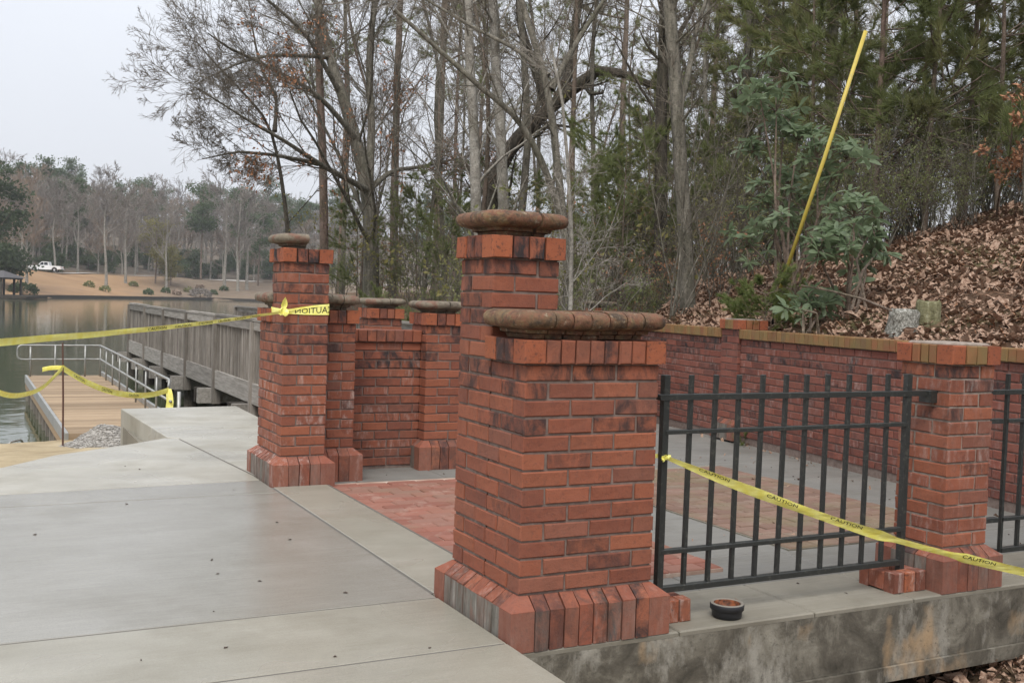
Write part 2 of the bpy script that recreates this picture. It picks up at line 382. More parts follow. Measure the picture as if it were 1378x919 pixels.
class MB:
    def __init__(s): s.v = []; s.f = []
    def box(s, x0, x1, y0, y1, z0, z1, bev=0.0):
        i = len(s.v)
        s.v += [(x0, y0, z0), (x1, y0, z0), (x1, y1, z0), (x0, y1, z0)]
        if bev:
            s.v += [(x0, y0, z1 - bev), (x1, y0, z1 - bev), (x1, y1, z1 - bev), (x0, y1, z1 - bev)]
            s.v += [(x0 + bev, y0 + bev, z1), (x1 - bev, y0 + bev, z1), (x1 - bev, y1 - bev, z1), (x0 + bev, y1 - bev, z1)]
            s.f += [(i + 3, i + 2, i + 1, i), (i + 8, i + 9, i + 10, i + 11)]
            for a in (0, 4):
                for q in range(4):
                    w = (q + 1) % 4
                    s.f.append((i + a + q, i + a + w, i + a + 4 + w, i + a + 4 + q))
        else:
            s.v += [(x0, y0, z1), (x1, y0, z1), (x1, y1, z1), (x0, y1, z1)]
            s.f += [(i + 3, i + 2, i + 1, i), (i + 4, i + 5, i + 6, i + 7)]
            for q in range(4):
                w = (q + 1) % 4
                s.f.append((i + q, i + w, i + 4 + w, i + 4 + q))
        return s
    def tube(s, pts, r, sides=8, cap=True):
        pts = [Vector(p) for p in pts]; n = len(pts); i0 = len(s.v)
        rr = r if isinstance(r, (list, tuple)) else [r] * n
        prev = None
        for a, p in enumerate(pts):
            t = (pts[min(a + 1, n - 1)] - pts[max(a - 1, 0)]).normalized()
            if prev is None:
                ref = Vector((0, 0, 1)) if abs(t.z) < .9 else Vector((1, 0, 0))
                u = t.cross(ref).normalized()
            else:
                u = (prev - t * prev.dot(t)).normalized()
            prev = u; w = t.cross(u)
            for q in range(sides):
                an = 2 * math.pi * q / sides
                s.v.append(tuple(p + (u * math.cos(an) + w * math.sin(an)) * rr[a]))
        for a in range(n - 1):
            for q in range(sides):
                w_ = (q + 1) % sides
                s.f.append((i0 + a * sides + q, i0 + a * sides + w_, i0 + (a + 1) * sides + w_, i0 + (a + 1) * sides + q))
        if cap:
            s.f.append(tuple(i0 + q for q in reversed(range(sides))))
            s.f.append(tuple(i0 + (n - 1) * sides + q for q in range(sides)))
        return s
    def prism(s, poly, z0, z1, bev=0.0):
        """poly ccw list of (x,y)"""
        n = len(poly); i = len(s.v)
        s.v += [(x, y, z0) for x, y in poly] + [(x, y, z1 - bev) for x, y in poly]
        if bev:
            P = [Vector(q) for q in poly]
            for a in range(n):
                d1 = (P[a] - P[a - 1]).normalized(); d2 = (P[(a + 1) % n] - P[a]).normalized()
                n1 = Vector((-d1.y, d1.x)); n2 = Vector((-d2.y, d2.x))
                b = (n1 + n2); b = b / max(.3, b.dot(n1))
                q = P[a] + b * bev
                s.v.append((q.x, q.y, z1))
            for q in range(n):
                w = (q + 1) % n
                s.f.append((i + n + q, i + n + w, i + 2 * n + w, i + 2 * n + q))
            s.f.append(tuple(i + 2 * n + q for q in range(n)))
        else:
            s.f.append(tuple(i + n + q for q in range(n)))
        s.f.append(tuple(i + q for q in reversed(range(n))))
        for q in range(n):
            w = (q + 1) % n
            s.f.append((i + q, i + w, i + n + w, i + n + q))
        return s
    def lathe(s, prof, sides=20, c=(0, 0, 0)):
        i = len(s.v); n = len(prof)
        for r, z in prof:
            for q in range(sides):
                an = 2 * math.pi * q / sides
                s.v.append((c[0] + r * math.cos(an), c[1] + r * math.sin(an), c[2] + z))
        for a in range(n - 1):
            for q in range(sides):
                w = (q + 1) % sides
                s.f.append((i + a * sides + q, i + a * sides + w, i + (a + 1) * sides + w, i + (a + 1) * sides + q))
        return s
    def mesh(s, name, mat=None, smooth=False): return mesh_from(name, s.v, s.f, mat, smooth)
    def build(s, name, mat, parent=None, smooth=False, **kw): return obj(name, s.mesh(name, mat, smooth), parent, **kw)

def smooth01(a, b, x):
    t = np.clip((np.asarray(x, float) - a) / (b - a + 1e-9), 0, 1)
    return t * t * (3 - 2 * t)

# ------------------------------------------------------------------ terrain
def XD(x, y):
    dx, dy = np.asarray(x) - CAM.x, np.asarray(y) - CAM.y
    return dx * RIGHT.x + dy * RIGHT.y, dx * FWD.x + dy * FWD.y
def shore_depth(t):
    return np.interp(t, [-.7, -.48, -.38, -.28, -.1, .6], [112, 146, 180, 212, 222, 226])
def wall_x(y): return 4.55 + .132 * (y - 2.2)
def edge_x(y): return np.minimum(wall_x(y) + .2, 5.5)
def wob(x, y, s):
    return np.sin(x * 1.3 * s + 1.7) * np.cos(y * 1.1 * s + .4) + .6 * np.sin(x * 2.7 * s + y * 1.9 * s) + .4 * np.cos(x * 4.3 * s - y * 3.7 * s)
def hill_h(s, y):
    kk = np.interp(y, [-10, 6.5, 12, 20, 40], [.36, .36, .16, .07, .04])
    z = 1.0 + 7 * (1 - np.exp(-kk * s / 7)) + .05 * wob(s, y, 1.0) * smooth01(0, 1.5, s)
    z = np.where(y > 45, -1.5 + (z + 1.5) * (1 - smooth01(45, 64, y)), z)
    w = smooth01(0, 3.0 * smooth01(7, 10, y) + .02, s + .03)
    X, D = XD(edge_x(y) + s, y)
    w = w * np.where(D > 18, smooth01(-.245, -.20, X / np.maximum(D, 1)), 1.0)
    return -1.1 + (z + 1.1) * w
def ground_h(x, y):
    x, y = np.asarray(x, float), np.asarray(y, float)
    z = np.interp(y, [-50, 5.0, 5.6, 6.4, 8.3, 10, 12, 14, 25, 40], [-.02, .0, -.03, -.14, -.38, -.52, -.87, -1.25, -2, -2.5])
    z = z + .025 * wob(x, y, 1.6) * smooth01(5.2, 6.5, y)
    z = np.where((x > -.1) & (y < 5.4), np.minimum(z, -.6), z)
    z = np.where((x > -.1) & (y < 0.3), -.60 + .19 * smooth01(1.9, 2.8, x), z)
    z = np.where((x <= -.1) & (y < 4.0), -.12, z)
    X, D = XD(x, y)
    e = D - shore_depth(X / np.maximum(D, 1))
    far = np.interp(e, [-30, -.1, .1, 8, 38, 48, 200, 400], [-2.5, -2.5, -.45, .2, 3.5, 3.6, 24, 30])
    far = far + np.where(e > 5, .25 * wob(x, y, .08), 0)
    return np.where(D > 95, far, z)
def hz(x, y):
    if x > edge_x(y) and y < 64 and x < 66: return float(hill_h(x - edge_x(y), y))
    return float(ground_h(x, y))

def grid_mesh(name, X, Y, Z, mat):
    n, mm = X.shape
    i = np.arange(n * mm).reshape(n, mm)
    F = np.stack([i[:-1, :-1], i[1:, :-1], i[1:, 1:], i[:-1, 1:]], -1).reshape(-1, 4)
    return mesh_np(name, np.stack([X, Y, Z], -1).reshape(-1, 3), [F], mat, True)

k = NM('ground_mix', .95, .1); p = k.pos()
sep = k.n.new('ShaderNodeSeparateXYZ'); k.l.new(p, sep.inputs[0])
sandc = k.ramp(k.noise(p, 1.8, 6, .65), [(.3, (.27, .21, .13)), (.6, (.43, .35, .225)), (.8, (.33, .31, .26))])
earthc = k.ramp(k.noise(p, 5, 6, .7), [(.3, (.05, .035, .022)), (.6, (.13, .09, .055)), (.8, (.24, .18, .12))])
lawnc = k.ramp(k.noise(p, .12, 6, .65), [(.3, (.24, .155, .09)), (.5, (.32, .205, .115)), (.7, (.27, .185, .11))])
woodc = k.mix(k.ramp(k.noise(p, .045, 4), [(.5, 0.0), (.68, .6)]), lawnc, (.17, .12, .085))
mx = k.ramp(k.math('ADD', k.math('MULTIPLY', sep.outputs[0], .5), k.math('MULTIPLY', k.noise(p, 1.5, 4), .4)), [(.4, 0.0), (.75, 1.0)])
c = k.mix(mx, sandc, earthc)
my = k.ramp(k.math('MULTIPLY', sep.outputs[1], .01), [(.6, 0.0), (.8, 1.0)])
wa = k.n.new('ShaderNodeAttribute'); wa.attribute_name = 'woodland'
woodc = k.mix(wa.outputs['Fac'], woodc, k.ramp(k.noise(p, .5, 5, .7), [(.3, (.10, .085, .065)), (.7, (.19, .155, .12))]))
M['ground_mix'] = k.col(k.mix(my, c, woodc)).bump(k.noise(p, 20, 6, .7), .6, .03).m
gx = np.concatenate([np.arange(-340, -20, 12), np.arange(-20, -4, 1), np.arange(-4, 8, .25), np.arange(8, 50, 2), np.arange(50, 420, 10)])
gy = np.concatenate([np.arange(-40, -4, 3), np.arange(-4, 16, .25), np.arange(16, 60, 2), np.arange(60, 480, 4)])
GX, GY = np.meshgrid(gx, gy, indexing='ij')
gm = grid_mesh('ground', GX, GY, ground_h(GX, GY), 'ground_mix')
gX, gD = XD(GX, GY); gE = gD - shore_depth(gX / np.maximum(gD, 1))
at_ = gm.attributes.new('woodland', 'FLOAT', 'POINT')
at_.data.foreach_set('value', (np.maximum(smooth01(43, 50, gE), .8 * smooth01(-.37, -.31, gX / np.maximum(gD, 1))) * (gD > 95)).astype(np.float32).ravel())
struct('ground', gm)
hs = np.concatenate([np.arange(0, 3, .15), np.arange(3, 14, .5), np.arange(14, 62, 3)])
hy = np.concatenate([np.arange(-12, -2, .8), np.arange(-2, 14, .25), np.arange(14, 66, 2)])
HS, HY = np.meshgrid(hs, hy, indexing='ij')
struct('hillside', grid_mesh('hillside', edge_x(HY) + HS, HY, hill_h(HS, HY), 'forest_floor'))
struct('lake', mesh_from('lake', [(-500, 5.5, -.85), (500, 5.5, -.85), (500, 500, -.85), (-500, 500, -.85)], [(0, 1, 2, 3)], 'water'))

# ------------------------------------------------------------------ path of new concrete
path = obj('path', None); path['kind'] = 'structure'
def slab(poly, z0, z1, parent, mat='concrete_new', bev=.006, gap=.004):
    P = [Vector(q) for q in poly]; n = len(P); out = []
    for a in range(n):
        d1 = (P[a] - P[a - 1]).normalized(); d2 = (P[(a + 1) % n] - P[a]).normalized()
        n1 = Vector((-d1.y, d1.x)); n2 = Vector((-d2.y, d2.x)); b = n1 + n2
        out.append(tuple(P[a] + b / max(.3, b.dot(n1)) * gap))
    return MB().prism(out, z0, z1, bev).build('slab', mat, parent)
PZ = .045
for qi, poly in enumerate((
    [(-8, -7), (-.062, -7), (-.062, -1.6), (-8, -1.6)],
    [(-8, -1.6), (-.062, -1.6), (-.062, -.047), (-8, -.047)],
    [(-8, -.047), (-.062, -.047), (-.062, .6), (-8, .6)],
    [(-8, .6), (-.066, .6), (-.066, 3.14), (-8, 3.14)],
    [(-8, 3.25), (-.066, 3.62), (-.066, 3.79), (-.225, 5.78), (-.33, 5.85), (-.5, 5.68), (-.75, 5.46), (-1.0, 5.27), (-1.25, 5.08), (-1.63, 4.58), (-2.4, 4.05), (-4, 3.6), (-8, 3.4)],
    [(-.058, 3.80), (-.055, 4.07), (.68, 4.07), (.73, 5.0), (-.150, 5.0)],
    [(-.155, 5.0), (.73, 5.0), (.80, 6.4), (-.32, 6.4), (-.30, 5.9), (-.216, 5.78)],
    [(-.32, 6.4), (.80, 6.4), (.84, 8.28), (-.385, 8.19)],
    [(-.062, .655), (.312, .655), (.312, 3.335), (-.062, 3.335)],
    [(-8, 3.14), (-.066, 3.14), (-.066, 3.62), (-8, 3.25)],
)): slab(poly, -.42, PZ, path, ('concrete_damp2', 'concrete_damp2', 'concrete_damp2', 'concrete_damp', 'concrete_new', 'concrete_new', 'concrete_new', 'concrete_new', 'concrete_damp2', 'concrete_damp')[qi])
def strip(pts, w=.02, z0=.0, z1=.0425):
    b = MB()
    for a, c_ in zip(pts, pts[1:]):
        d_ = (Vector(c_) - Vector(a)).normalized() * 1.0; n_ = Vector((-d_.y, d_.x)) * w / 2
        a_, e_ = Vector(a), Vector(c_)
        b.prism([tuple(a_ - n_), tuple(e_ - n_), tuple(e_ + n_), tuple(a_ + n_)], z0, z1)
    b.build('joint_filler', 'joint_dirt', path)
for yj in (-1.6, -.047, .6, 3.14): strip([(-8, yj), (-.075, yj)])
strip([(-.064, .67), (-.064, 3.32)]); strip([(-.066, 3.80), (-.222, 5.77)]); strip([(-.14, 5.0), (.72, 5.0)]); strip([(-.31, 6.4), (.79, 6.4)])
strip([(.315, .7), (.315, 3.33)], .012)
MB().prism([(-.40, 5.95), (.79, 5.95), (.83, 8.26), (-.375, 8.17)], -.6, -.13).build('footing', 'concrete_old', path)

# ------------------------------------------------------------------ plaza: old concrete, brick fields
plaza = obj('plaza', None); plaza['kind'] = 'structure'
MB().box(-.05, 4.9, .43, 6.5, -.295, -.071).build('foundation', 'concrete_stained', plaza)
MB().box(-.05, 4.7, -.057, .428, -.295, -.022).build('ledge', 'concrete_stained', plaza)
MB().box(-.05, 4.9, -.075, 6.5, -.365, -.297).build('foundation_lip', 'concrete_stained', plaza)
panels = []
xs = [-.055, .72, 1.45, 2.06, 2.9, 3.8, 4.7]
for a, b in zip(xs, xs[1:]): panels.append((a, b, -.06, .43))
xs = [.32, 1.2, 2.1, 3.0, 3.9, 4.8]
for a, b in zip(xs, xs[1:]): panels.append((a, b, .43, .9))
for a, b in ((.9, 1.8), (1.8, 2.65), (2.65, 3.48)): panels.append((1.52, 2.165, a, b))
for a, b in ((-.0, .62), (.62, 1.3), (1.3, 2.165)): panels.append((a, b, 3.48 if a > 1 else 3.345, 4.4))
for a, b in ((2.165, 3.66),): panels.append((a, b, 3.52, 4.4)); panels.append((a, b, 4.4, 6.4))
for a, b in ((.9, 1.9), (1.9, 2.75), (2.75, 3.6), (3.6, 4.5), (4.5, 5.4), (5.4, 6.4)):
    panels.append((3.66, 5.0, a, b))
for a, b, c_, d in panels:
    slab([(a, c_), (b, c_), (b, d), (a, d)], -.021 if d < .44 else -.069, 0.0, plaza, 'concrete_old' if d < .44 else 'concrete_slate', .006, .004)
MB().box(.318, 1.515, .66, 3.475, -.069, .018).build('bedding', 'paver_sand', plaza)
MB().box(2.172, 3.654, .906, 3.515, -.069, .003).build('bedding', 'concrete_old', plaza)
pv = [MB().box(-.1045, .1045, -.0505, .0505, -.03, 0, .006).mesh('paver', 'paver'),
      MB().box(-.0505, .0505, -.0505, .0505, -.03, 0, .006).mesh('paver', 'paver')]
pvo = []
for q in pv:
    q2 = q.copy(); q2.materials.clear(); q2.materials.append(M['paver_old']); pvo.append(q2)
def pave(x0, x1, y0, y1, z, pv):
    row = 0; y = y0 + .05
    while y + .045 < y1:
        x = x0; first = row % 2
        while x < x1 - .06:
            half = first or (x1 - x < .2); L = .1085 if half else .217; first = 0
            obj('paver', pv[1 if half else 0], plaza, (x + L / 2, y, z + random.uniform(-.003, .003)),
                rot=(random.gauss(0, .008), random.gauss(0, .008), random.gauss(0, .006)))
            x += L
        row += 1; y += .1095
pave(.322, 1.512, .665, 3.475, .027, pv)
pave(2.176, 3.652, .91, 3.515, .012, pvo)

# ------------------------------------------------------------------ bricks
CH, ST, TH, HB = .0677, .2032, .1016, .203    # course height, stretcher module, header module, base course height
_bm = {}
def brick_mesh(L, H, Dp, mat):
    key = (round(L, 3), round(H, 3), round(Dp, 3), mat, random.randrange(3))
    if key in _bm: return _bm[key]
    c = .0042; j = lambda s=.0021: random.uniform(-s, s)
    x, z = L / 2, H / 2
    v = [(-x, Dp, -z), (x, Dp, -z), (x, Dp, z), (-x, Dp, z)]
    v += [(-x + j(), c, -z + j()), (x + j(), c, -z + j()), (x + j(), c, z + j()), (-x + j(), c, z + j())]
    v += [(-x + c + j(), j(), -z + c), (x - c + j(), j(), -z + c), (x - c + j(), j(), z - c), (-x + c + j(), j(), z - c)]
    f = [(8, 9, 10, 11)]
    for q in range(4):
        w = (q + 1) % 4
        f += [(4 + q, 4 + w, 8 + w, 8 + q), (q, w, 4 + w, 4 + q)]
    f.append((3, 2, 1, 0))
    _bm[key] = mesh_from('brick', v, f, mat)
    return _bm[key]
G = .0095
def put(parent, name, me, p, th, z, stain=0.0, white=0.0, out=0.0):
    c, s = math.cos(th), math.sin(th)
    o = obj(name, me, parent, (p[0] + s * out, p[1] - c * out, z), rot=(random.gauss(0, .004), random.gauss(0, .004), th + random.gauss(0, .004)))
    if stain: o['stain'] = float(stain)
    if white: o['white'] = float(white)
    return o
def fill(L, lead=0.0):
    """split a run into stretchers; lead = first piece length"""
    out = [lead] if lead else []
    r = L - lead
    while r > ST + .03: out.append(ST); r -= ST
    if r > .05: out.append(r)
    elif out: out[-1] += r
    else: out.append(r)
    return out
def run(parent, p0, th, z, segs, e0, e1, mat, stainf, whitef=None, Dp=.094):
    """bricks along direction th from p0; e0/e1: run ends at a free corner"""
    c, s = math.cos(th), math.sin(th); x = 0.0
    for i, L in enumerate(segs):
        a = x + (0 if (i == 0 and e0) else G / 2)
        b = x + L - (0 if (i == len(segs) - 1 and e1) else G / 2)
        mid = (a + b) / 2
        P = (p0[0] + c * mid, p0[1] + s * mid)
        put(parent, 'brick', brick_mesh(b - a, CH - G, Dp, mat), P, th, z + CH / 2, stainf(z, P), whitef(z, P) if whitef else 0, random.uniform(-.0015, .0015))
        x += L
PI = math.pi
def soot_low(top):
    def f(z, P):
        d = top - z
        r = random.random()
        if d < .09: return .95 if r < .75 else .35
        if d < .28: return .85 if r < .45 else .2
        return .6 if r < .05 else random.choice((0, .12, .22, .1))
    return f
def ring(parent, x0, y0, w, d, z, par, mat, stainf, whitef=None, bond='pin'):
    sides = [((x0, y0), 0, w), ((x0 + w, y0), PI / 2, d), ((x0 + w, y0 + d), PI, w), ((x0, y0 + d), -PI / 2, d)]
    for q, (p, th, L) in enumerate(sides):
        c, s = math.cos(th), math.sin(th)
        if bond == 'pin':
            if par: run(parent, (p[0] + c * TH, p[1] + s * TH), th, z, fill(L - TH), 0, 1, mat, stainf, whitef)
            else: run(parent, p, th, z, fill(L - TH), 1, 0, mat, stainf, whitef)
        else:
            full = (q % 2 == 0) != bool(par)
            if full: run(parent, p, th, z, fill(L), 1, 1, mat, stainf, whitef)
            else: run(parent, (p[0] + c * TH, p[1] + s * TH), th, z, fill(L - 2 * TH), 0, 0, mat, stainf, whitef)
_um = {}
def upright(wd, mat, dr=0.0):
    """upright base brick with a sloping shoulder; x centred, y into the wall, z from 0"""
    key = ('u', round(wd, 3), mat, random.randrange(3), dr)
    if key not in _um:
        j = lambda s=.002: random.uniform(-s, s)
        e, zc, ht, dp = .057, .155 + j(.004), HB - .004, .085; x = wd / 2 - .0012
        prof = [(0, -dr), (0, zc), (e + j(), ht), (dp, ht), (dp, -dr)]
        v = [(-x, a, b) for a, b in prof] + [(x, a, b) for a, b in prof]
        v[0] = (-x, j(), -dr); v[5] = (x, j(), -dr)
        f = [(0, 1, 2, 3, 4)[::-1], (5, 6, 7, 8, 9)] + [(q, (q + 1) % 5, 5 + (q + 1) % 5, 5 + q) for q in range(5)]
        f = [tuple(reversed(a)) for a in f]
        _um[key] = mesh_from('base_brick', v, f, mat)
    return _um[key]
def corner_base(mat, dr=0.0, c=.1):
    key = ('c', mat, dr)
    if key not in _um:
        e, zc, ht = .057, .155, HB - .003
        v = [(0, 0, -dr), (c, 0, -dr), (c, c, -dr), (0, c, -dr), (0, 0, zc), (c, 0, zc), (c, c, zc), (0, c, zc),
             (e, e, ht), (c, e, ht), (c, c, ht), (e, c, ht)]
        f = [(3, 2, 1, 0), (0, 1, 5, 4), (3, 0, 4, 7), (4, 5, 9, 8), (7, 4, 8, 11), (8, 9, 10, 11), (1, 2, 6, 5), (2, 3, 7, 6), (5, 6, 10, 9), (6, 7, 11, 10)]
        _um[key] = mesh_from('base_brick', v, f, mat)
    return _um[key]
def base_course(parent, x0, y0, w, d, z, n_w, n_d, stain=.5, white=0, sides=(0, 1, 2, 3), mat='brick_base'):
    e, c = .057, .1; dr = .034 if z > .01 else 0.0
    X0, Y0, W, Dd = x0 - e, y0 - e, w + 2 * e, d + 2 * e
    cs = [((X0, Y0), 0), ((X0 + W, Y0), PI / 2), ((X0 + W, Y0 + Dd), PI), ((X0, Y0 + Dd), -PI / 2)]
    for q, (p, th) in enumerate(cs):
        L, n = (W, n_w) if q % 2 == 0 else (Dd, n_d)
        cc, s = math.cos(th), math.sin(th)
        if q in sides or (q + 1) % 4 in sides or True:
            o = put(parent, 'base_brick', corner_base(mat, dr), p, th, z, stain * .5 * random.random(), white * random.random()); o['film'] = .18
        if q not in sides: continue
        pitch = (L - 2 * c) / n
        for i in range(n):
            u = c + pitch * (i + .5)
            put(parent, 'base_brick', upright(pitch - .004, mat if random.random() < .35 else 'brick', dr), (p[0] + cc * u, p[1] + s * u), th, z,
                stain * random.uniform(.3, 1.3), white * random.random() * (1.6 if q == 3 else .6), random.uniform(-.003, .003))['film'] = random.uniform(.75, 1.0) if q == 3 else random.choice((0, .0, .12, .3))
def soldier_course(parent, x0, y0, w, d, z, n_w, n_d, out=.02, h=.0955, stainf=lambda: .0, cmat='brick_corner', mat='brick', c=.098):
    X0, Y0, W, Dd = x0 - out, y0 - out, w + 2 * out, d + 2 * out
    cs = [((X0, Y0), 0), ((X0 + W, Y0), PI / 2), ((X0 + W, Y0 + Dd), PI), ((X0, Y0 + Dd), -PI / 2)]
    for q, (p, th) in enumerate(cs):
        L, n = (W, n_w) if q % 2 == 0 else (Dd, n_d)
        cc, s = math.cos(th), math.sin(th)
        put(parent, 'soldier_brick', brick_mesh(c - .006, h - .004, c - .004, cmat), (p[0] + cc * c / 2, p[1] + s * c / 2), th, z + h / 2, .12)
        pitch = (L - 2 * c) / n
        for i in range(n):
            u = c + pitch * (i + .5)
            put(parent, 'soldier_brick', brick_mesh(pitch - .007, h - .005, .09, mat), (p[0] + cc * u, p[1] + s * u), th, z + h / 2,
                stainf(), 0, random.uniform(-.004, .001))
def round_rect(X, Y, r, x):
    ax = abs(x)
    if ax <= X - r: return Y
    t = min(1.0, (ax - (X - r)) / r)
    return Y - r + r * math.sqrt(max(0, 1 - t * t))
def coping(parent, cx, cy, w, d, z, cuts, mat, h=.11, gap=.006, only=None):
    """bullnose coping on a cove neck, cut across x at fractions 'cuts' into stones"""
    layers = [(-.046, 0), (-.042, .016), (-.026, .020), (-.024, .032), (-.008, .037), (.006, .040), (.028, .044), (.040, .056), (.044, .070), (.041, .085), (.028, .098), (.006, .105), (-.04, .108)]
    X0 = w / 2 + .044
    ed = [-1] + list(cuts) + [1]
    for ci, (a, b) in enumerate(zip(ed, ed[1:])):
        if only is not None and ci != only: continue
        xa, xb = a * X0 + (gap / 2 if a > -1 else 0), b * X0 - (gap / 2 if b < 1 else 0)
        v, f = [], []; N = 9; jz = random.uniform(-.003, .003); jy = random.uniform(-.004, .004)
        for o_, zz in layers:
            X, Y = w / 2 + o_, d / 2 + o_
            r = max(.02, min(.036 + o_, .08))
            l, u = max(xa, -X), min(xb, X)
            xs_ = [l + (u - l) * (.5 - .5 * math.cos(PI * i / N)) for i in range(N + 1)]
            jit = [random.uniform(-.0025, .0025) for _ in xs_]
            for x, jt in zip(xs_, jit): v.append((x, -round_rect(X, Y, r, x) + jt + jy, zz * h / .108 + jz))
            for x, jt in zip(reversed(xs_), jit): v.append((x, round_rect(X, Y, r, x) + jt + jy, zz * h / .108 + jz))
        n = 2 * (N + 1)
        for L in range(len(layers) - 1):
            for q in range(n):
                ww = (q + 1) % n
                f.append((L * n + q, L * n + ww, (L + 1) * n + ww, (L + 1) * n + q))
        f.append(tuple(range(n))[::-1]); f.append(tuple((len(layers) - 1) * n + q for q in range(n)))
        me = mesh_from('coping_stone', v, f, mat, True)
        me.set_sharp_from_angle(angle=R(50))
        obj('coping_stone', me, parent, (cx, cy, z))
def core(parent, boxes, mat='mortar', ins=.0066):
    b = MB()
    for x0, x1, y0, y1, z0, z1 in boxes: b.box(x0 + ins, x1 - ins, y0 + ins, y1 - ins, z0, z1)
    return b.build('mortar_core', mat, parent)

def gate_pier(name, label, flip, oy, oz, white=0.0, cmat='coping'):
    """L-shaped entrance pier: tall shaft and lower block; flip=True mirrors it along y"""
    t = thing(name, label, 'pier', (0, 0, 0), 0, None)
    A = .3048; Wd = .6096
    tx, ty = 0.0, (oy + A if not flip else oy)
    ly = oy if not flip else oy + A
    z0 = HB + oz
    nl, nt = 13, 19
    topL, topT = z0 + nl * CH, z0 + nt * CH
    sL, sT = soot_low(topL), soot_low(topT)
    wf = (lambda z, P: white * (random.uniform(.5, 1.2) if z < .75 else .25) if random.random() < .8 else 0) if white else None
    def st(z, P): return sL(z, P)
    for i in range(nl):
        z = z0 + i * CH; par = i % 2
        if not par:
            run(t, (0, oy), 0, z, fill(Wd if not flip else A, 0 if not flip else 0), 1, 1, 'brick', st, wf)
            run(t, (0, oy + Wd - TH), -PI / 2, z, fill(Wd - 2 * TH), 0, 0, 'brick', st, wf)
        else:
            run(t, (TH, oy), 0, z, fill((Wd if not flip else A) - 2 * TH if not flip else A - TH), 0, 0 if not flip else 1, 'brick', st, wf)
            run(t, (0, oy + Wd), -PI / 2, z, fill(Wd), 1, 1, 'brick', st, wf)
        back = A if not flip else Wd
        bx = back
        run(t, (bx, oy + Wd), PI, z, fill(bx - (0 if not par else TH)) if not par else fill(bx - TH), 1, 1 if not par else 0, 'brick', st, wf)
        # right end of the low block and the re-entrant faces
        r0 = ly
        run(t, (Wd, r0 + (TH if not par else 0)), PI / 2, z, fill(A - (TH if not par else 0), 0 if not par else TH), par, 1, 'brick', st, wf)
        if not flip:
            run(t, (Wd - TH, oy + A), PI, z, fill(Wd - A - TH), 0, 0, 'brick', st, wf)
            run(t, (A, oy + A), PI / 2, z, fill(A - TH if par else A - TH), 0, 0, 'brick', st, wf)
        else:
            run(t, (A, oy + A), 0, z, fill(Wd - A, TH if par else 0), 0, 1 if not par else 0, 'brick', st, wf)
            run(t, (A, oy + TH), PI / 2, z, fill(A - TH, TH if par else 0), 0, 0, 'brick', st, wf)
    for i in range(nl, nt):
        ring(t, tx, ty, A, A, z0 + i * CH, i % 2, 'brick', sT, wf)
    core(t, [(0, Wd, ly, ly + A, oz, topL + .08), (0, A, ty, ty + A, oz, topT + .08)])
    e = .057
    base_course(t, 0, oy, Wd, Wd, oz, 8, 8, .75, white + .15) if not flip else None
    if flip:
        base_course(t, 0, oy, A, Wd, oz, 3, 8, .4, white + .2)
        base_course(t, A + .06, ly, Wd - A - .06, A, oz, 2, 3, .5, white, sides=(0, 1, 2))
    s1 = lambda: random.choice((.1, .3, .5, .9))
    soldier_course(t, 0, ly, Wd, A, topL, 7, 2, stainf=s1)
    soldier_course(t, 0, ty, A, A, topT, 2, 2, stainf=lambda: random.choice((.2, 1.3, 1.5)))
    coping(t, Wd / 2 - .01, ly + A / 2, Wd - .005, A, topL + .0955, (-.56, -.33, -.1, .13, .36, .6), cmat)
    coping(t, A / 2, ty + A / 2, A, A, topT + .0955, (.22 if not flip else .02,), cmat, h=.1, gap=.012, only=0 if flip else None)
    return t
gate_pier('gate_pier', 'nearest red brick pier with tall shaft and lower block under mottled bullnose coping', False, 0.0, 0.0)
gate_pier('gate_pier', 'farther red brick gate pier wrapped with yellow caution tape beside the concrete path', True, 3.39, .03, .35, 'coping_grey')

def square_pier(name, label, x, y, oz, nc, cap, nb=(3, 3), white=0.0, A=.3048, mort='mortar', mat='brick', smat='brick', base=True, cmat='coping_grey', stain=None, group=None):
    t = thing(name, label, 'pier', group=group)
    z0 = HB + oz; top = z0 + nc * CH
    sf = stain or soot_low(top)
    for i in range(nc): ring(t, x, y, A, A, z0 + i * CH, i % 2, mat, sf, (lambda z, P: white * random.random()) if white else None)
    core(t, [(x, x + A, y, y + A, oz, top + .085)], mort)
    if base: base_course(t, x, y, A, A, oz, nb[0], nb[1], .8, .15)
    soldier_course(t, x, y, A, A, top, 2, 3 if smat == 'olive_brick' else 2, stainf=lambda: random.choice((.2, .5, .9)), mat=smat)
    if cap: coping(t, x + A / 2, y + A / 2, A, A, top + .0955, (random.choice((.1, .25)),), cmat, h=.095)
    else: MB().box(x + .02, x + A - .02, y + .02, y + A - .02, top + .08, top + .106, .008).build('mortar_pad', 'mortar_light', t)
    return t
square_pier('brick_pier', 'capped red brick pier at the right end of the short wall, half behind nearest pier', 1.278, 3.99, .02, 13, True)
square_pier('brick_pier', 'capped red brick pier standing behind the short wall by the boardwalk', 1.5, 5.85, .02, 13, True)
square_pier('brick_pier', 'red brick fence pier without coping between the two black railings', 2.30, 0.0, 0.0, 13, False, white=.25, mort='mortar_light', smat='olive_brick')
far_cap = square_pier('brick_pier', 'small far brick pier with grey cap at the end of the long wall', 6.15, 9.35, .13, 12, True, base=False)
mid = square_pier('brick_pier', 'flat topped brick pier rising from the middle of the long brick wall', 0, 0, 0, 13, False, mat='brick_wall', smat='olive_brick')
mid.location = (wall_x(4.66) - .03, 4.66, 0.02); mid.rotation_euler = (0, 0, -math.atan(.132))

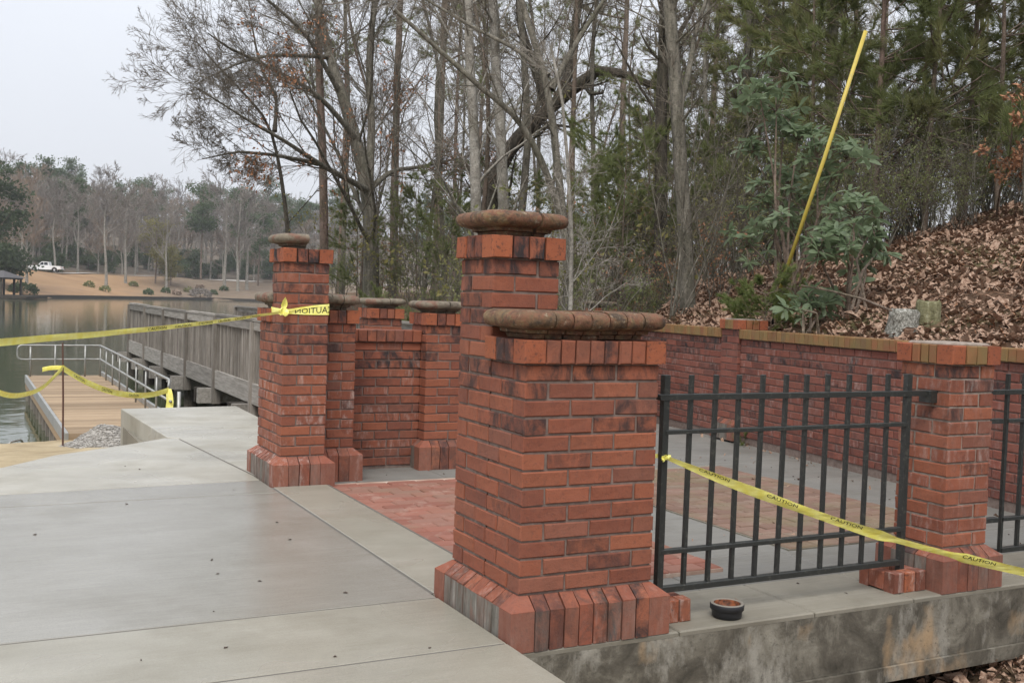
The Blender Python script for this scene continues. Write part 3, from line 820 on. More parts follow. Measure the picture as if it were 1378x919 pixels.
# ------------------------------------------------------------------ brick walls
def wall(name, label, p0, p1, thick, oz, nc, smat, mat='brick_wall', z_first=0.0, both=False, cap_h=.09, cap_out=.025):
    p0, p1 = Vector(p0), Vector(p1); d = p1 - p0; L = d.length; th = math.atan2(d.y, d.x)
    t = thing(name, label, 'wall', (p0.x, p0.y, oz), th)
    for i in range(nc):
        z = z_first + i * CH
        segs = fill(L, TH if i % 2 else 0)
        def sf(z, P):
            r = random.random(); q = (nc * CH - z)
            return 1.0 if (q < .2 and r < .5) else (.8 if r < .12 else (.45 if z < .2 else random.choice((0, .25, .35))))
        run(t, (0, 0), 0, z, segs, 1, 1, mat, sf, lambda z, P: random.choice((0, 0, .12, .25)))
    MB().box(.004, L - .004, .009, thick, -.1, z_first + nc * CH + .01).build('mortar_core', 'mortar', t)
    n = int(round(L / .0705)); pitch = L / n; zt = z_first + nc * CH
    for i in range(n):
        put(t, 'soldier_brick', brick_mesh(pitch - .006, cap_h, thick * .55, smat), ((i + .5) * pitch, 0), 0, zt + cap_h / 2 + .003, random.choice((.1, .4, .7)), 0, cap_out + random.uniform(-.004, .003))
    MB().box(.0, L, thick * .5, thick + cap_out, zt + .003, zt + cap_h).build('coping_bed', smat, t)
    return t
# short wall between the farther gate pier and the capped pier
w1 = wall('brick_wall', 'short red brick wall between the taped gate pier and a capped pier', (.612, 4.10), (1.276, 4.10), .2, 0.0, 14, 'brick', 'brick', .02)
# long retaining wall below the leafy hillside (normal faces the plaza)
def wp(y, off=0): return (wall_x(y) + off, y)
wall('retaining_wall', 'long red brick retaining wall below the leaf covered bank, far stretch left of its pier', wp(7.35), wp(4.98), .22, .02, 14, 'olive_brick', z_first=.045)
wall('retaining_wall', 'long red brick retaining wall below the leaf covered bank, near stretch behind the railing', wp(4.65), wp(.55), .22, .02, 14, 'olive_brick', z_first=.045)
# short buttress base of the flat topped pier and post sockets by the railing
def socket(label, x0, x1, y0, y1, z):
    t = thing('post_socket', label, 'brickwork', group='brick post sockets')
    H = .095
    n = 3
    pw = (x1 - x0) / n
    for i in range(n):
        put(t, 'brick', brick_mesh(pw - .006, H, .062, 'brick_corner' if i % 2 else 'brick'), (x0 + pw * (i + .5), y0), 0, z + H / 2, .3, .3)
        put(t, 'brick', brick_mesh(pw - .006, H, .062, 'brick'), (x0 + pw * (i + .5), y1), PI, z + H / 2, .3, .2)
    put(t, 'brick', brick_mesh(y1 - y0 - .13, H - .01, .062, 'brick'), (x0, (y0 + y1) / 2), -PI / 2, z + H / 2, .3, .2)
    put(t, 'brick', brick_mesh(y1 - y0 - .13, H - .01, .062, 'brick'), (x1, (y0 + y1) / 2), PI / 2, z + H / 2, .3, .2)
    MB().box(x0 + .03, x1 - .03, y0 + .03, y1 - .03, z + .001, z + .05).build('mortar_bed', 'mortar_light', t)
socket('low brick post socket in the corner beside the nearest pier', .672, .855, .045, .25, 0)
socket('low brick post socket at the left foot of the fence pier', 2.02, 2.236, .03, .255, 0)

# ------------------------------------------------------------------ black railings
def railing(label, x0, x1, n, y, first_post, last_post, ext):
    t = thing('metal_railing', label, 'railing', group=None)
    sp = (x1 - x0) / (n - 1)
    for i in range(n):
        x = x0 + sp * i; w = .0145 if (i == 0 and first_post) or (i == n - 1 and last_post) else .0088
        z0 = .05 if w > .012 else .118
        me = MB().box(-w, w, -w, w, 0, 1.033 - z0, .002).mesh('post' if w > .012 else 'baluster', 'black_metal')
        o = obj('post' if w > .012 else 'baluster', me, t, (x, y, z0), rot=(random.gauss(0, .003), random.gauss(0, .004), 0))
    for z, a, b, h in ((.94, x0 - .035, x1 + ext, .0125), (.793, x0, x1, .0085), (.288, x0, x1, .0095), (.128, x0, x1, .0125)):
        MB().box(a, b, y - .0155, y + .0155, z - h, z + h, .002).build('rail', 'black_metal', t)
    return t
r1 = railing('black metal railing panel between the nearest brick pier and the fence pier', .725, 2.14, 12, .11, 1, 1, .13)
MB().box(2.255, 2.305, .075, .145, .895, .955, .004).build('bracket', 'black_metal', r1)
r2 = railing('black metal railing panel right of the fence pier, cut by the picture edge', 2.85, 4.27, 12, .11, 0, 1, .0)
for z in (.94, .793, .288, .128): MB().box(2.60, 2.812, .094, .126, z - .012, z + .012, .002).build('rail', 'black_metal', r2)

# ------------------------------------------------------------------ ceramic cup on the ledge
cup = thing('ceramic_bowl', 'small black round bowl with rusty inside sitting on the concrete ledge', 'bowl', (1.035, .035, .001))
MB().lathe([(0, 0), (.052, 0), (.062, .004), (.066, .03), (.067, .034), (.072, .036), (.073, .056), (.071, .06)], 32).build('body', 'ceramic_black', cup, True)
MB().lathe([(.071, .0602), (.068, .063), (.060, .063), (.0575, .059)], 32).build('rim', 'ceramic_rim', cup, True)
MB().lathe([(.0575, .059), (.055, .03), (.045, .016), (0, .013)], 32).build('inside', 'ceramic_rust', cup, True)

# ------------------------------------------------------------------ timber boardwalk over the lake
bw = thing('boardwalk', 'weathered grey timber boardwalk with slatted sides running out over the lake', 'boardwalk', (1.78, 6.4, 0))
BL, BWD, NB = 17.0, 2.5, 7
bay = BL / NB
def bw_rail(x, sgn):
    """one side railing; sgn = outward direction in x"""
    pk = [MB().box(-.019, .019, -.019, .019, 0, .77 + dz, .0).mesh('picket', 'wood_grey') for dz in (0, .006, -.006)]
    n = int(BL / .125)
    for i in range(n):
        obj('picket', random.choice(pk), bw, (x + random.uniform(-.004, .004), .06 + i * BL / n, .03), rot=(random.gauss(0, .006), random.gauss(0, .006), random.gauss(0, .03)))
    for i in range(NB):
        y0, y1 = i * bay + .045, (i + 1) * bay - .045
        s = random.uniform(-.012, .012)
        MB().box(x + sgn * .014, x + sgn * .05, y0, y1, .765 + s, .885 + s).build('fascia_board', 'wood_grey_h', bw)
        MB().box(x + sgn * .014, x + sgn * .055, y0, y1, -.255 + s, .03 + s).build('rim_board', 'wood_grey_h', bw)
        MB().box(x - .06, x + .06, y0 - .043, y1 + .043, .892 + s, .928 + s).build('cap_rail', 'wood_grey_h', bw)
    for i in range(NB + 1):
        MB().box(x - .05 + min(0, sgn) * .035, x + .045 + max(0, sgn) * .035, i * bay - .042, i * bay + .042, -.5, .888).build('post', 'wood_grey', bw)
bw_rail(0, -1); bw_rail(BWD, 1)
d = MB()
for i in range(int(BL / .145)): d.box(.03, BWD - .03, i * .145, i * .145 + .138, -.035, 0)
d.build('deck', 'wood_grey_h', bw)
for x in (.1, .9, 1.7, 2.35): MB().box(x, x + .06, 0, BL, -.25, -.04).build('joist', 'wood_dark', bw)
for i in range(NB + 1):
    y = i * bay + .15
    for dy in (0, .23):
        MB().box(-.28, BWD + .28, y + dy - .06, y + dy + .06, -.50, -.265).build('cap_beam', 'wood_dark' if dy else 'wood_grey_h', bw)
    for x in (.1, BWD - .1):
        MB().tube([(x, y + .115, -2.6), (x, y + .115, -.3)], .12, 10).build('pile', 'wood_dark', bw)

# ------------------------------------------------------------------ launch dock with new decking and aluminium handrail
dk = thing('dock', 'small dock of new tan planks with aluminium edge at the waterline', 'dock', (-.75, 9.75, -.4))
nb = 58; DL = 8.45
pk = [MB().box(0, 1.30, 0, DL / nb - .007, -.035, dz, .003).mesh('plank', 'wood_new') for dz in (0, .0015, -.0015)]
for i in range(nb): obj('plank', random.choice(pk), dk, (random.uniform(-.004, .004), i * DL / nb, 0))
MB().box(-.045, -.005, -.05, DL, -.13, .012, .004).build('edge_rail', 'aluminium', dk)
MB().box(-.035, -.006, -.04, DL, -.24, -.135).build('skirt_board', 'wood_new', dk)
MB().box(-.03, 1.30, -.045, -.006, -.24, -.002).build('skirt_board', 'wood_new', dk)
MB().box(-.0, 1.29, DL + .002, DL + .04, -.24, -.002).build('skirt_board', 'wood_new', dk)
for i in range(12):
    y = .25 + i * .72
    MB().box(-.03, .06, y, y + .12, -.75, -.245).build('support_post', 'wood_grey', dk)
MB().box(.12, 1.3, .3, DL, -.33, -.08).build('float', 'wood_dark', dk)
MB().box(-.10, -.02, -.3, DL, -.72, -.60).build('lower_beam', 'wood_grey_h', dk)
MB().box(1.28, 1.325, .9, DL, .001, .075, .005).build('kick_rail', 'aluminium', dk)
hr = thing('handrail', 'silver two-rail aluminium handrail looping round the dock', 'handrail', (-.75, 9.75, -.4))
def loop(pts, n=6):
    out = []
    for i, p in enumerate(pts):
        p = Vector(p)
        if 0 < i < len(pts) - 1:
            a, b = Vector(pts[i - 1]), Vector(pts[i + 1]); r = min(.09, (a - p).length / 2.1, (b - p).length / 2.1)
            p0, p1 = p + (a - p).normalized() * r, p + (b - p).normalized() * r
            for q in range(n + 1):
                t = q / n; out.append(p0 * (1 - t) ** 2 + p * 2 * t * (1 - t) + p1 * t * t)
        else: out.append(p)
    return out
zt, zm = .58, .32
fy = DL - .18
path_pts = [(1.17, .36, zt - .09), (1.19, .42, zt), (1.25, fy, zt), (-.19, fy - .15, zt), (-.19, fy - .15, zm), (1.25, fy, zm), (1.19, .30, zm)]
MB().tube(loop(path_pts), .0165, 8).build('rail_pipe', 'aluminium', hr, True)
for y in np.linspace(.45, fy - .05, 9):
    x = 1.19 + .06 * (y - .45) / fy
    MB().tube([(x, y, -.0 if y > 1 else -.25), (x, y, zt)], .014, 8).build('post', 'aluminium', hr, True)
    MB().box(x - .03, x + .03, y - .02, y + .02, zt - .03, zt - .012).build('bracket', 'aluminium', hr)
for x in (.03, .45, .97): MB().tube([(x, fy - .12, 0), (x, fy - .12, zt)], .017, 8).build('post', 'aluminium', hr, True)
MB().tube([(1.27, .2, -.3), (1.27, .2, .45)], .024, 8).build('end_post', 'aluminium', hr, True)
lp = [(-1.3, 11.75, -.9), (-1.3, 11.75, -.76), (-1.13, 12.0, -.76), (-1.1, 12.05, -.9)]
tag(MB().tube(loop(lp), .014, 8).build('pipe_hoop', 'aluminium', None, True), 'low bent grey pipe hoop sticking out of the water at the sandy edge', 'pipe')
stake = MB().tube([(-.884, 8.82, -.75), (-.893, 8.80, .1), (-.91, 8.77, .70)], [.012, .011, .01], 6).build('metal_stake', 'rust')
tag(stake, 'thin rusty metal stake upright at the near end of the dock', 'stake')

# gravel heap between path and dock
def scatter_mesh(pts, size, kind, rng, flat=.5):
    """little stones (octahedra) at pts"""
    n = len(pts); base = np.array([[1, 0, 0], [-1, 0, 0], [0, 1, 0], [0, -1, 0], [0, 0, 1], [0, 0, -1]], float)
    s = size * rng.uniform(.5, 1.5, (n, 1, 3)); s[..., 2] *= flat
    V = base[None] * s + rng.normal(0, size * .18, (n, 6, 3))
    a = rng.uniform(0, 2 * PI, n); c, si = np.cos(a)[:, None], np.sin(a)[:, None]
    V = np.stack([V[..., 0] * c - V[..., 1] * si, V[..., 0] * si + V[..., 1] * c, V[..., 2]], -1) + pts[:, None]
    f = np.array([[0, 2, 4], [2, 1, 4], [1, 3, 4], [3, 0, 4], [2, 0, 5], [1, 2, 5], [3, 1, 5], [0, 3, 5]])
    F = (np.arange(n)[:, None, None] * 6 + f[None]).reshape(-1, 3)
    return V.reshape(-1, 3), F
gxs, gys = np.meshgrid(np.linspace(-1.05, -.1, 30), np.linspace(7.6, 9.75, 40), indexing='ij')
def heap(x, y): return ground_h(x, y) - .06 + .30 * np.exp(-((x + .42) / .36) ** 2 - ((y - 8.9) / .55) ** 2) + .02 * wob(x, y, 5)
gh = obj('gravel_heap', grid_mesh('gravel_heap', gxs, gys, heap(gxs, gys), 'gravel')); gh['kind'] = 'stuff'
tag(gh, 'pale grey gravel heaped between the path and the dock', 'gravel')
pts = np.stack([RNG.uniform(-1.05, -.1, 5200), RNG.uniform(7.6, 9.7, 5200), np.zeros(5200)], -1)
pts[:, 2] = heap(pts[:, 0], pts[:, 1]) + .004
V, F = scatter_mesh(pts, .013, 0, RNG)
o = obj('gravel_stones', mesh_np('gravel_stones', V, [F], 'gravel_stone'), gh); o['kind'] = 'stuff'
# stones and twigs lying loose on path and plaza
pts = []
for q in range(16): pts.append((random.uniform(-1.6, -.15), random.uniform(.0, 4.6), PZ + .002))
for q in range(46): pts.append((random.uniform(.75, 4.4), random.uniform(.05, 3.9), .003))
pts = np.array(pts)
V, F = scatter_mesh(pts, .008, 0, RNG)
o = obj('grit', mesh_np('grit', V, [F], 'grit_dark')); o['kind'] = 'stuff'
tag(o, 'loose bits of grit scattered over the concrete', 'grit')

# ------------------------------------------------------------------ caution tapes
def text_mesh(body, size):
    cu = bpy.data.curves.new('t', 'FONT'); cu.body = body; cu.size = size; cu.resolution_u = 2
    ob = bpy.data.objects.new('t', cu); COL.objects.link(ob)
    dg = bpy.context.evaluated_depsgraph_get()
    me = ob.evaluated_get(dg).to_mesh()
    V = np.array([v.co[:] for v in me.vertices]); F = [tuple(p.vertices) for p in me.polygons]
    ob.evaluated_get(dg).to_mesh_clear()
    bpy.data.objects.remove(ob); bpy.data.curves.remove(cu)
    return V, F
TXT = text_mesh('CAUTION', 1.0)
TL = TXT[0][:, 0].max()
class Ribbon:
    """pts: centre line; wd: width vector per point"""
    def __init__(s, pts, wd):
        s.p = np.array([tuple(q) for q in pts], float); s.w = np.array([tuple(q) for q in wd], float)
        seg = np.linalg.norm(np.diff(s.p, axis=0), axis=1); s.L = np.concatenate([[0], np.cumsum(seg)])
    def at(s, u):
        p = np.array([np.interp(u, s.L, s.p[:, q]) for q in range(3)]).T
        w = np.array([np.interp(u, s.L, s.w[:, q]) for q in range(3)]).T
        return p, w
    def build(s, name, parent=None, n=60, fold=.12):
        u = np.linspace(0, s.L[-1], n); p, w = s.at(u)
        t = np.gradient(p, axis=0); nn = np.cross(t, w); nn /= np.linalg.norm(nn, axis=1)[:, None] + 1e-9
        cols = np.linspace(-.5, .5, 5); V = []
        fz = fold * np.sin(u * 9)[:, None] * np.linalg.norm(w, axis=1)[:, None]
        s.fold = fold
        for c in cols: V.append(p + w * c + nn * fz * (c * c - .1) * 2)
        V = np.stack(V, 1)
        i = np.arange(n * 5).reshape(n, 5)
        F = np.stack([i[:-1, :-1], i[1:, :-1], i[1:, 1:], i[:-1, 1:]], -1).reshape(-1, 4)
        me = mesh_np(name, V.reshape(-1, 3), [F], 'tape_yellow', True)
        return obj(name, me, parent)
    def text(s, starts, frac, parent, mirror=False, both=True, off=.0016, stretch=1.0, shift=0.0):
        V0, F0 = TXT
        for st in starts:
            V, F = [], []
            for sg in ((1, -1) if both else (1,)):
                p, w = s.at(np.array([st])); H = np.linalg.norm(w[0]) * frac
                sc = .05 * frac / .6 * stretch
                uu = V0[:, 0] * sc
                u = st + (TL * sc - uu if mirror else uu)
                p, w = s.at(u)
                t = s.at(u + .002)[0] - s.at(u - .002)[0]
                nn = np.cross(t, w); nn /= np.linalg.norm(nn, axis=1)[:, None] + 1e-9
                cc = (V0[:, 1:2] - .36) * frac * 1.35 + shift
                fz = s.fold * np.sin(u * 9)[:, None] * np.linalg.norm(w, axis=1)[:, None]
                P = p + w * cc + nn * (fz * (cc * cc - .1) * 2 + off * sg)
                F += [tuple(len(V) + q for q in f) for f in F0]; V += list(P)
            obj('lettering', mesh_from('lettering', V, F, 'tape_black'), parent)

# 1: across the path, tied round the farther gate pier
tp = thing('caution_tape', 'yellow caution tape stretched across the path and knotted to the farther gate pier', 'caution tape', (0, 0, 0))
kn = Vector((-.012, 3.366, 1.192))
endl = at(-260, 480, 2.35)
pts, wd = [], []
for i in range(41):
    t = i / 40; p = endl.lerp(kn, t); p.z -= .02 * math.sin(PI * t)
    pts.append(p)
    tw = .5 + .5 * math.sin(7 * t + .6)
    ww = .026 - .011 * t
    wd.append(Vector((.25 * ww * tw, -.15 * ww, ww)))
rb = Ribbon(pts, wd); rb.build('strip', tp, 90, .25)
rb.text([rb.L[-1] * q for q in (.46, .535, .61, .68, .75, .82)], .62, tp)
e = .0215
pts = [(-.010, 3.372, 1.19), (.06, 3.384, 1.197), (.15, 3.384, 1.204), (.24, 3.384, 1.211), (.309, 3.384, 1.216), (.3115, 3.40, 1.216), (.3115, 3.52, 1.217), (.3115, 3.67, 1.217)]
wv = [.018, .036, .055, .068, .074, .074, .074, .074]
rb = Ribbon(pts, [(0, -.002, q) for q in wv]); rb.build('strip', tp, 40, .0)
rb.text([.085], .62, tp, mirror=True, stretch=1.15)
pts = [(-.008, 3.368, 1.198), (.1, 3.3815, 1.218), (.2, 3.3815, 1.235), (.305, 3.3815, 1.246)]
Ribbon(pts, [(0, .0, .013)] * 4).build('strip', tp, 20, .2)
Ribbon([(-.005, 3.385, 1.19), (-.0055, 3.45, 1.192), (-.0055, 3.60, 1.196), (-.0055, 3.69, 1.2)], [(0, 0, .04)] * 4).build('strip', tp, 20, .1)
# the knot: an upright loop, a flat loop and crumpled ends
def petal(c, axis_u, axis_v, L, W, bulge):
    V, F = [], []; n = 9
    for i in range(n):
        t = i / (n - 1); w = W * math.sin(PI * min(1, t * .93 + .05)) * .5
        for s_ in (-1, 0, 1):
            V.append(Vector(c) + axis_u * (L * t) + axis_v * (w * s_) + axis_u.cross(axis_v) * (bulge * math.sin(PI * t) * (1 - abs(s_)) + random.uniform(-.004, .004)))
    for i in range(n - 1):
        for q in (0, 1): F.append((i * 3 + q, i * 3 + q + 1, i * 3 + q + 4, i * 3 + q + 3))
    return V, F
for u, v, L, W, b in (((.05, -.25, 1), (1, .1, 0), .10, .042, .02), ((-1, .1, -.1), (0, .2, 1), .035, .04, .02), ((1, -.2, .2), (0, .2, 1), .04, .036, .015),
                      ((.3, -.4, -1), (1, 0, .2), .028, .034, .012), ((-.5, -.6, .5), (.3, .2, 1), .04, .045, .02), ((.5, -.7, -.2), (.2, 0, 1), .045, .05, .015)):
    V, F = petal((kn.x, kn.y - .012, kn.z), Vector(u).normalized(), Vector(v).normalized(), L, W, b)
    obj('knot_loop', mesh_from('knot_loop', V, F, 'tape_yellow', True), tp)
# 2: from the railing to the right
tp = thing('caution_tape', 'yellow caution tape running from the railing post past the fence pier to the right', 'caution tape')
a0, a1 = Vector((.728, .082, .688)), at(1640, 838, 4.2)
pts, wd = [], []
view = (RIGHT * .2 + FWD).normalized()
for i in range(41):
    t = i / 40; p = a0.lerp(a1, t); p.z -= .055 * math.sin(PI * min(1, t * 1.25)) if t < .8 else 0
    pts.append(p)
    ww = min(.05, .02 + .17 * t) * (1 + .18 * math.sin(17 * t))
    if .40 < t < .54: ww *= .5
    wd.append(Vector((-.12, -.45, .75)).normalized() * ww)
rb = Ribbon(pts, wd); rb.build('strip', tp, 100, .12)
rb.text([rb.L[-1] * q for q in (.06, .19, .31, .55, .68, .8)], .36, tp, mirror=False, shift=.2)
for u, v, L, W in (((-1, -.2, .1), (0, .3, 1), .03, .02), ((-.6, -.6, .6), (.5, .2, 1), .025, .018), ((-.8, -.3, -.5), (.3, 0, 1), .028, .016), ((.6, -.7, .4), (.3, .1, 1), .022, .02)):
    V, F = petal((.722, .085, .688), Vector(u).normalized(), Vector(v).normalized(), L, W, .01)
    obj('knot_loop', mesh_from('knot_loop', V, F, 'tape_yellow', True), tp)
Ribbon([(.70, .086, .688), (.748, .086, .69), (.7495, .134, .69), (.70, .134, .69)], [(0, 0, .018)] * 4).build('strip', tp, 16, .1)
# 3: loops of tape between stake and dock handrail
tp = thing('caution_tape', 'slack yellow caution tape looped from the stake to the dock handrail', 'caution tape')
sk = Vector((-.905, 8.77, .43)); hrp = Vector((.43, 10.12, .055))
def sag_strip(p, q, sag, w, n=30, tw=0.0):
    pts, wd = [], []
    for i in range(n + 1):
        t = i / n; z = p.lerp(q, t); z.z -= sag * 4 * t * (1 - t)
        pts.append(z); wd.append(Vector((.3 * math.sin(tw * t), -.25, 1)).normalized() * w)
    return Ribbon(pts, wd)
rb = sag_strip(sk, hrp, .16, .07); rb.build('strip', tp, 50, .2)
rb.text([rb.L[-1] * q for q in (.1, .35, .6)], .5, tp)
rb = sag_strip(sk, at(-60, 480, 9.3), .32, .055, tw=3); rb.build('strip', tp, 50, .3)
rb = sag_strip(sk, sk + Vector((-.2, .0, -.02)), -.01, .05); rb.build('strip', tp, 20, .2)
rb = Ribbon([hrp + Vector((-.01, -.02, .02)), hrp + Vector((0, -.03, -.05)), hrp + Vector((.01, -.03, -.14)), hrp + Vector((0, -.03, -.24))], [(.06, -.03, 0), (.075, -.03, 0), (.08, -.03, 0), (.085, -.03, 0)])
rb.build('tail', tp, 20, .3)
rb = sag_strip(hrp, Vector((.44, 10.2, .16)), .0, .03); rb.build('strip', tp, 8, .1)

# ------------------------------------------------------------------ yellow guy-wire guard
pb, pt_ = at(1050, 388, 10.9), at(1165, 42, 10.6)
yp = thing('guy_guard', 'long yellow plastic guard tube on a guy wire leaning over the bank', 'pole', pb)
MB().tube([(0, 0, 0), tuple((pt_ - pb) * .5 + Vector((.01, 0, -.005))), tuple(pt_ - pb)], .020, 12).build('guard_tube', 'pole_yellow', yp, True)
gz = hz(pb.x - .03, pb.y)
dn = (pt_ - pb).normalized() * -.35
MB().tube([(0, 0, 0), tuple(dn * .4), (dn.x * .8, dn.y * .8, min(-.15, gz - pb.z - .1))], .011, 6).build('anchor_rod', 'rubber', yp)

# ------------------------------------------------------------------ tree building blocks (numpy)
def unit(v): return v / (np.linalg.norm(v, axis=-1, keepdims=True) + 1e-12)
def tubes(P, Rd, sides):
    """P (B,n,3) centre lines, Rd (B,n) radii -> verts, quads"""
    B, n, _ = P.shape
    T = unit(np.gradient(P, axis=1))
    ref = np.where(np.abs(T[:, :1, 2:3]) < .9, np.array([0, 0, 1.0]), np.array([1.0, 0, 0]))
    U = unit(np.cross(T, np.broadcast_to(ref, T.shape))); W = np.cross(T, U)
    a = np.arange(sides) * 2 * np.pi / sides
    V = P[:, :, None] + Rd[:, :, None, None] * (U[:, :, None] * np.cos(a)[:, None] + W[:, :, None] * np.sin(a)[:, None])
    i = np.arange(B * n * sides).reshape(B, n, sides); j = np.roll(i, -1, 2)
    F = np.stack([i[:, :-1], j[:, :-1], j[:, 1:], i[:, 1:]], -1).reshape(-1, 4)
    return V.reshape(-1, 3), F
def paths(rng, P0, D0, L, n, wob_, up):
    """random-walk centre lines starting at P0 (B,3) along D0"""
    B = len(P0); P = np.empty((B, n, 3)); P[:, 0] = P0; d = D0.copy(); st = (L / (n - 1))[:, None]
    for q in range(1, n):
        d = unit(d + rng.normal(0, wob_, (B, 3)) + np.array([0, 0, up]))
        P[:, q] = P[:, q - 1] + d * st
    return P
def sprout(rng, P, Rd, L, nch, t0, t1, ang, lr, rr, n, wob_, up, rmin, taper=.35, bias=None):
    """children of every parent path"""
    B, m, _ = P.shape
    idx = np.repeat(np.arange(B), nch); t = rng.uniform(t0, t1, len(idx))
    f = t * (m - 1); a = np.minimum(f.astype(int), m - 2); w = (f - a)[:, None]
    pos = P[idx, a] * (1 - w) + P[idx, a + 1] * w
    tan = unit(P[idx, a + 1] - P[idx, a])
    rad = Rd[idx, a] * (1 - w[:, 0]) + Rd[idx, a + 1] * w[:, 0]
    rv = unit(rng.normal(0, 1, (len(idx), 3)))
    if bias is not None: rv = unit(rv + np.array(bias))
    side = unit(np.cross(np.cross(tan, rv), tan))
    an = rng.uniform(ang[0], ang[1], len(idx))[:, None]
    d = unit(tan * np.cos(an) + side * np.sin(an))
    Lc = L[idx] * lr * rng.uniform(.55, 1.25, len(idx)) * (1.15 - .6 * t)
    Pc = paths(rng, pos, d, Lc, n, wob_, up)
    r0 = np.maximum(np.minimum(rad * rr * rng.uniform(.7, 1.1, len(idx)), rad * .9), rmin)
    Rc = r0[:, None] * np.linspace(1, taper, n)[None]
    return Pc, np.maximum(Rc, rmin * .6), Lc
def join(parts):
    V, F, o = [], [], 0
    for v, f in parts:
        V.append(v); F.append(f + o); o += len(v)
    return np.concatenate(V), np.concatenate(F)
def cards(rng, pos, size, aspect=.5, droop=0.0, fold=True):
    """leaf cards: two triangles with a folded midrib"""
    N = len(pos); d = unit(rng.normal(0, 1, (N, 3)) + np.array([0, 0, -droop])); s = unit(np.cross(d, unit(rng.normal(0, 1, (N, 3)))))
    nn = np.cross(d, s); sz = size * rng.uniform(.6, 1.4, (N, 1))
    a = pos; b = pos + d * sz * .5 + s * sz * aspect * .5 + nn * sz * .12; c = pos + d * sz; e = pos + d * sz * .5 - s * sz * aspect * .5 + nn * sz * .12
    V = np.stack([a, b, c, e], 1).reshape(-1, 3); i = np.arange(N) * 4
    F = np.concatenate([np.stack([i, i + 1, i + 2], -1), np.stack([i, i + 2, i + 3], -1)])
    return V, F
def needles(rng, pos, dirs, M_, L, w, spread):
    """tufts of M_ thin needles at pos around dirs"""
    N = len(pos); p = np.repeat(pos, M_, 0); d = unit(np.repeat(dirs, M_, 0) + rng.normal(0, spread, (N * M_, 3)))
    s = unit(np.cross(d, rng.normal(0, 1, (N * M_, 3)))) * w
    ln = L * rng.uniform(.7, 1.2, (N * M_, 1)); p = p + d * ln * .04
    V = np.stack([p - s, p + s, p + d * ln], 1).reshape(-1, 3)
    return V, np.arange(N * M_ * 3).reshape(-1, 3)
def resample(pts, n):
    pts = np.array([tuple(q) for q in pts], float); L = np.concatenate([[0], np.cumsum(np.linalg.norm(np.diff(pts, axis=0), axis=1))])
    # smooth (Catmull-like) by interpolating then box filtering
    u = np.linspace(0, L[-1], n); P = np.stack([np.interp(u, L, pts[:, q]) for q in range(3)], 1)
    for _ in range(2):
        Q = P.copy(); Q[1:-1] = (P[:-2] + P[1:-1] * 2 + P[2:]) / 4; P = Q
    return P, L[-1]

def bare_meshes(seed, stems, levels, bark_m, twig_m, rmin=.004, leaf=None):
    """stems: list of (points, r0, r1). Returns trunk mesh, crown mesh (and leaf mesh)"""
    rng = np.random.default_rng(seed); tr, cr_, last = [], [], []
    for pts, r0, r1 in stems:
        P, L = resample(pts, 16)
        P += np.cumsum(rng.normal(0, L * .0018, P.shape), 0) * np.linspace(0, 1, 16)[:, None]
        Rd = np.linspace(r0, r1, 16) ** 1.0; Rd[0] *= 1.25; Rd[1] *= 1.06
        P, Rd, Ls = P[None], Rd[None], np.array([L])
        tr.append(tubes(P, Rd, 9))
        for q, lv in enumerate(levels):
            P, Rd, Ls = sprout(rng, P, Rd, Ls, *lv, rmin)
            (tr if q == 0 else cr_).append(tubes(P, Rd, 6 if q == 0 else (4 if q == 1 else 3)))
        last.append((P, Ls))
    t = mesh_np('trunk', *[x if i == 0 else [x] for i, x in enumerate(join(tr))], bark_m, True)
    c = mesh_np('crown', *[x if i == 0 else [x] for i, x in enumerate(join(cr_))], twig_m, True)
    lf = None
    if leaf:
        num, size, mat = leaf
        allp = np.concatenate([P.reshape(-1, 3) for P, _ in last])
        lx = allp[:, 0] * RIGHT.x + allp[:, 1] * RIGHT.y
        allp = allp[(lx > -2.2) & (lx < 4) & (allp[:, 2] > 1.5) & (allp[:, 2] < 7)]
        # leaves hang in clusters
        cen = allp[rng.integers(0, len(allp), max(1, num // 14))]
        pos = np.repeat(cen, 14, 0)[:num] + rng.normal(0, .14, (min(num, len(cen) * 14), 3))
        V, F = cards(rng, pos, size, .5, .6)
        lf = mesh_np('leaves', V, [F], mat)
    return t, c, lf
# (nch, t0, t1, ang, lr, rr, n, wob, up)
LV_FULL = [(13, .35, 1.0, (.5, 1.15), .42, .55, 7, .10, .05), (8, .15, 1.0, (.4, 1.0), .5, .55, 6, .12, .04), (7, .15, 1.0, (.4, 1.0), .5, .55, 5, .14, .03), (4, .2, 1.0, (.4, .9), .5, .6, 4, .15, .02)]
LV_SLIM = [(16, .3, 1.0, (.4, 1.0), .22, .30, 6, .10, .08), (6, .15, 1.0, (.4, 1.0), .5, .55, 5, .12, .05), (6, .15, 1.0, (.4, 1.0), .5, .55, 4, .14, .03), (3, .2, 1.0, (.4, 1.0), .6, .7, 4, .14, .01)]
def place_tree(name, meshes, loc, rz=0.0, sc=1.0, label=None, cat='tree', group=None, names=('trunk', 'crown', 'leaves')):
    t = thing(name, label, cat, loc, rz, group); t.scale = (sc,) * 3 if isinstance(sc, (int, float)) else sc
    for nme, me in zip(names, meshes):
        if me is not None:
            o = obj(nme, me, t)
            if nme in ('crown', 'twigs', 'leaves'): o['kind'] = 'stuff'
    return t

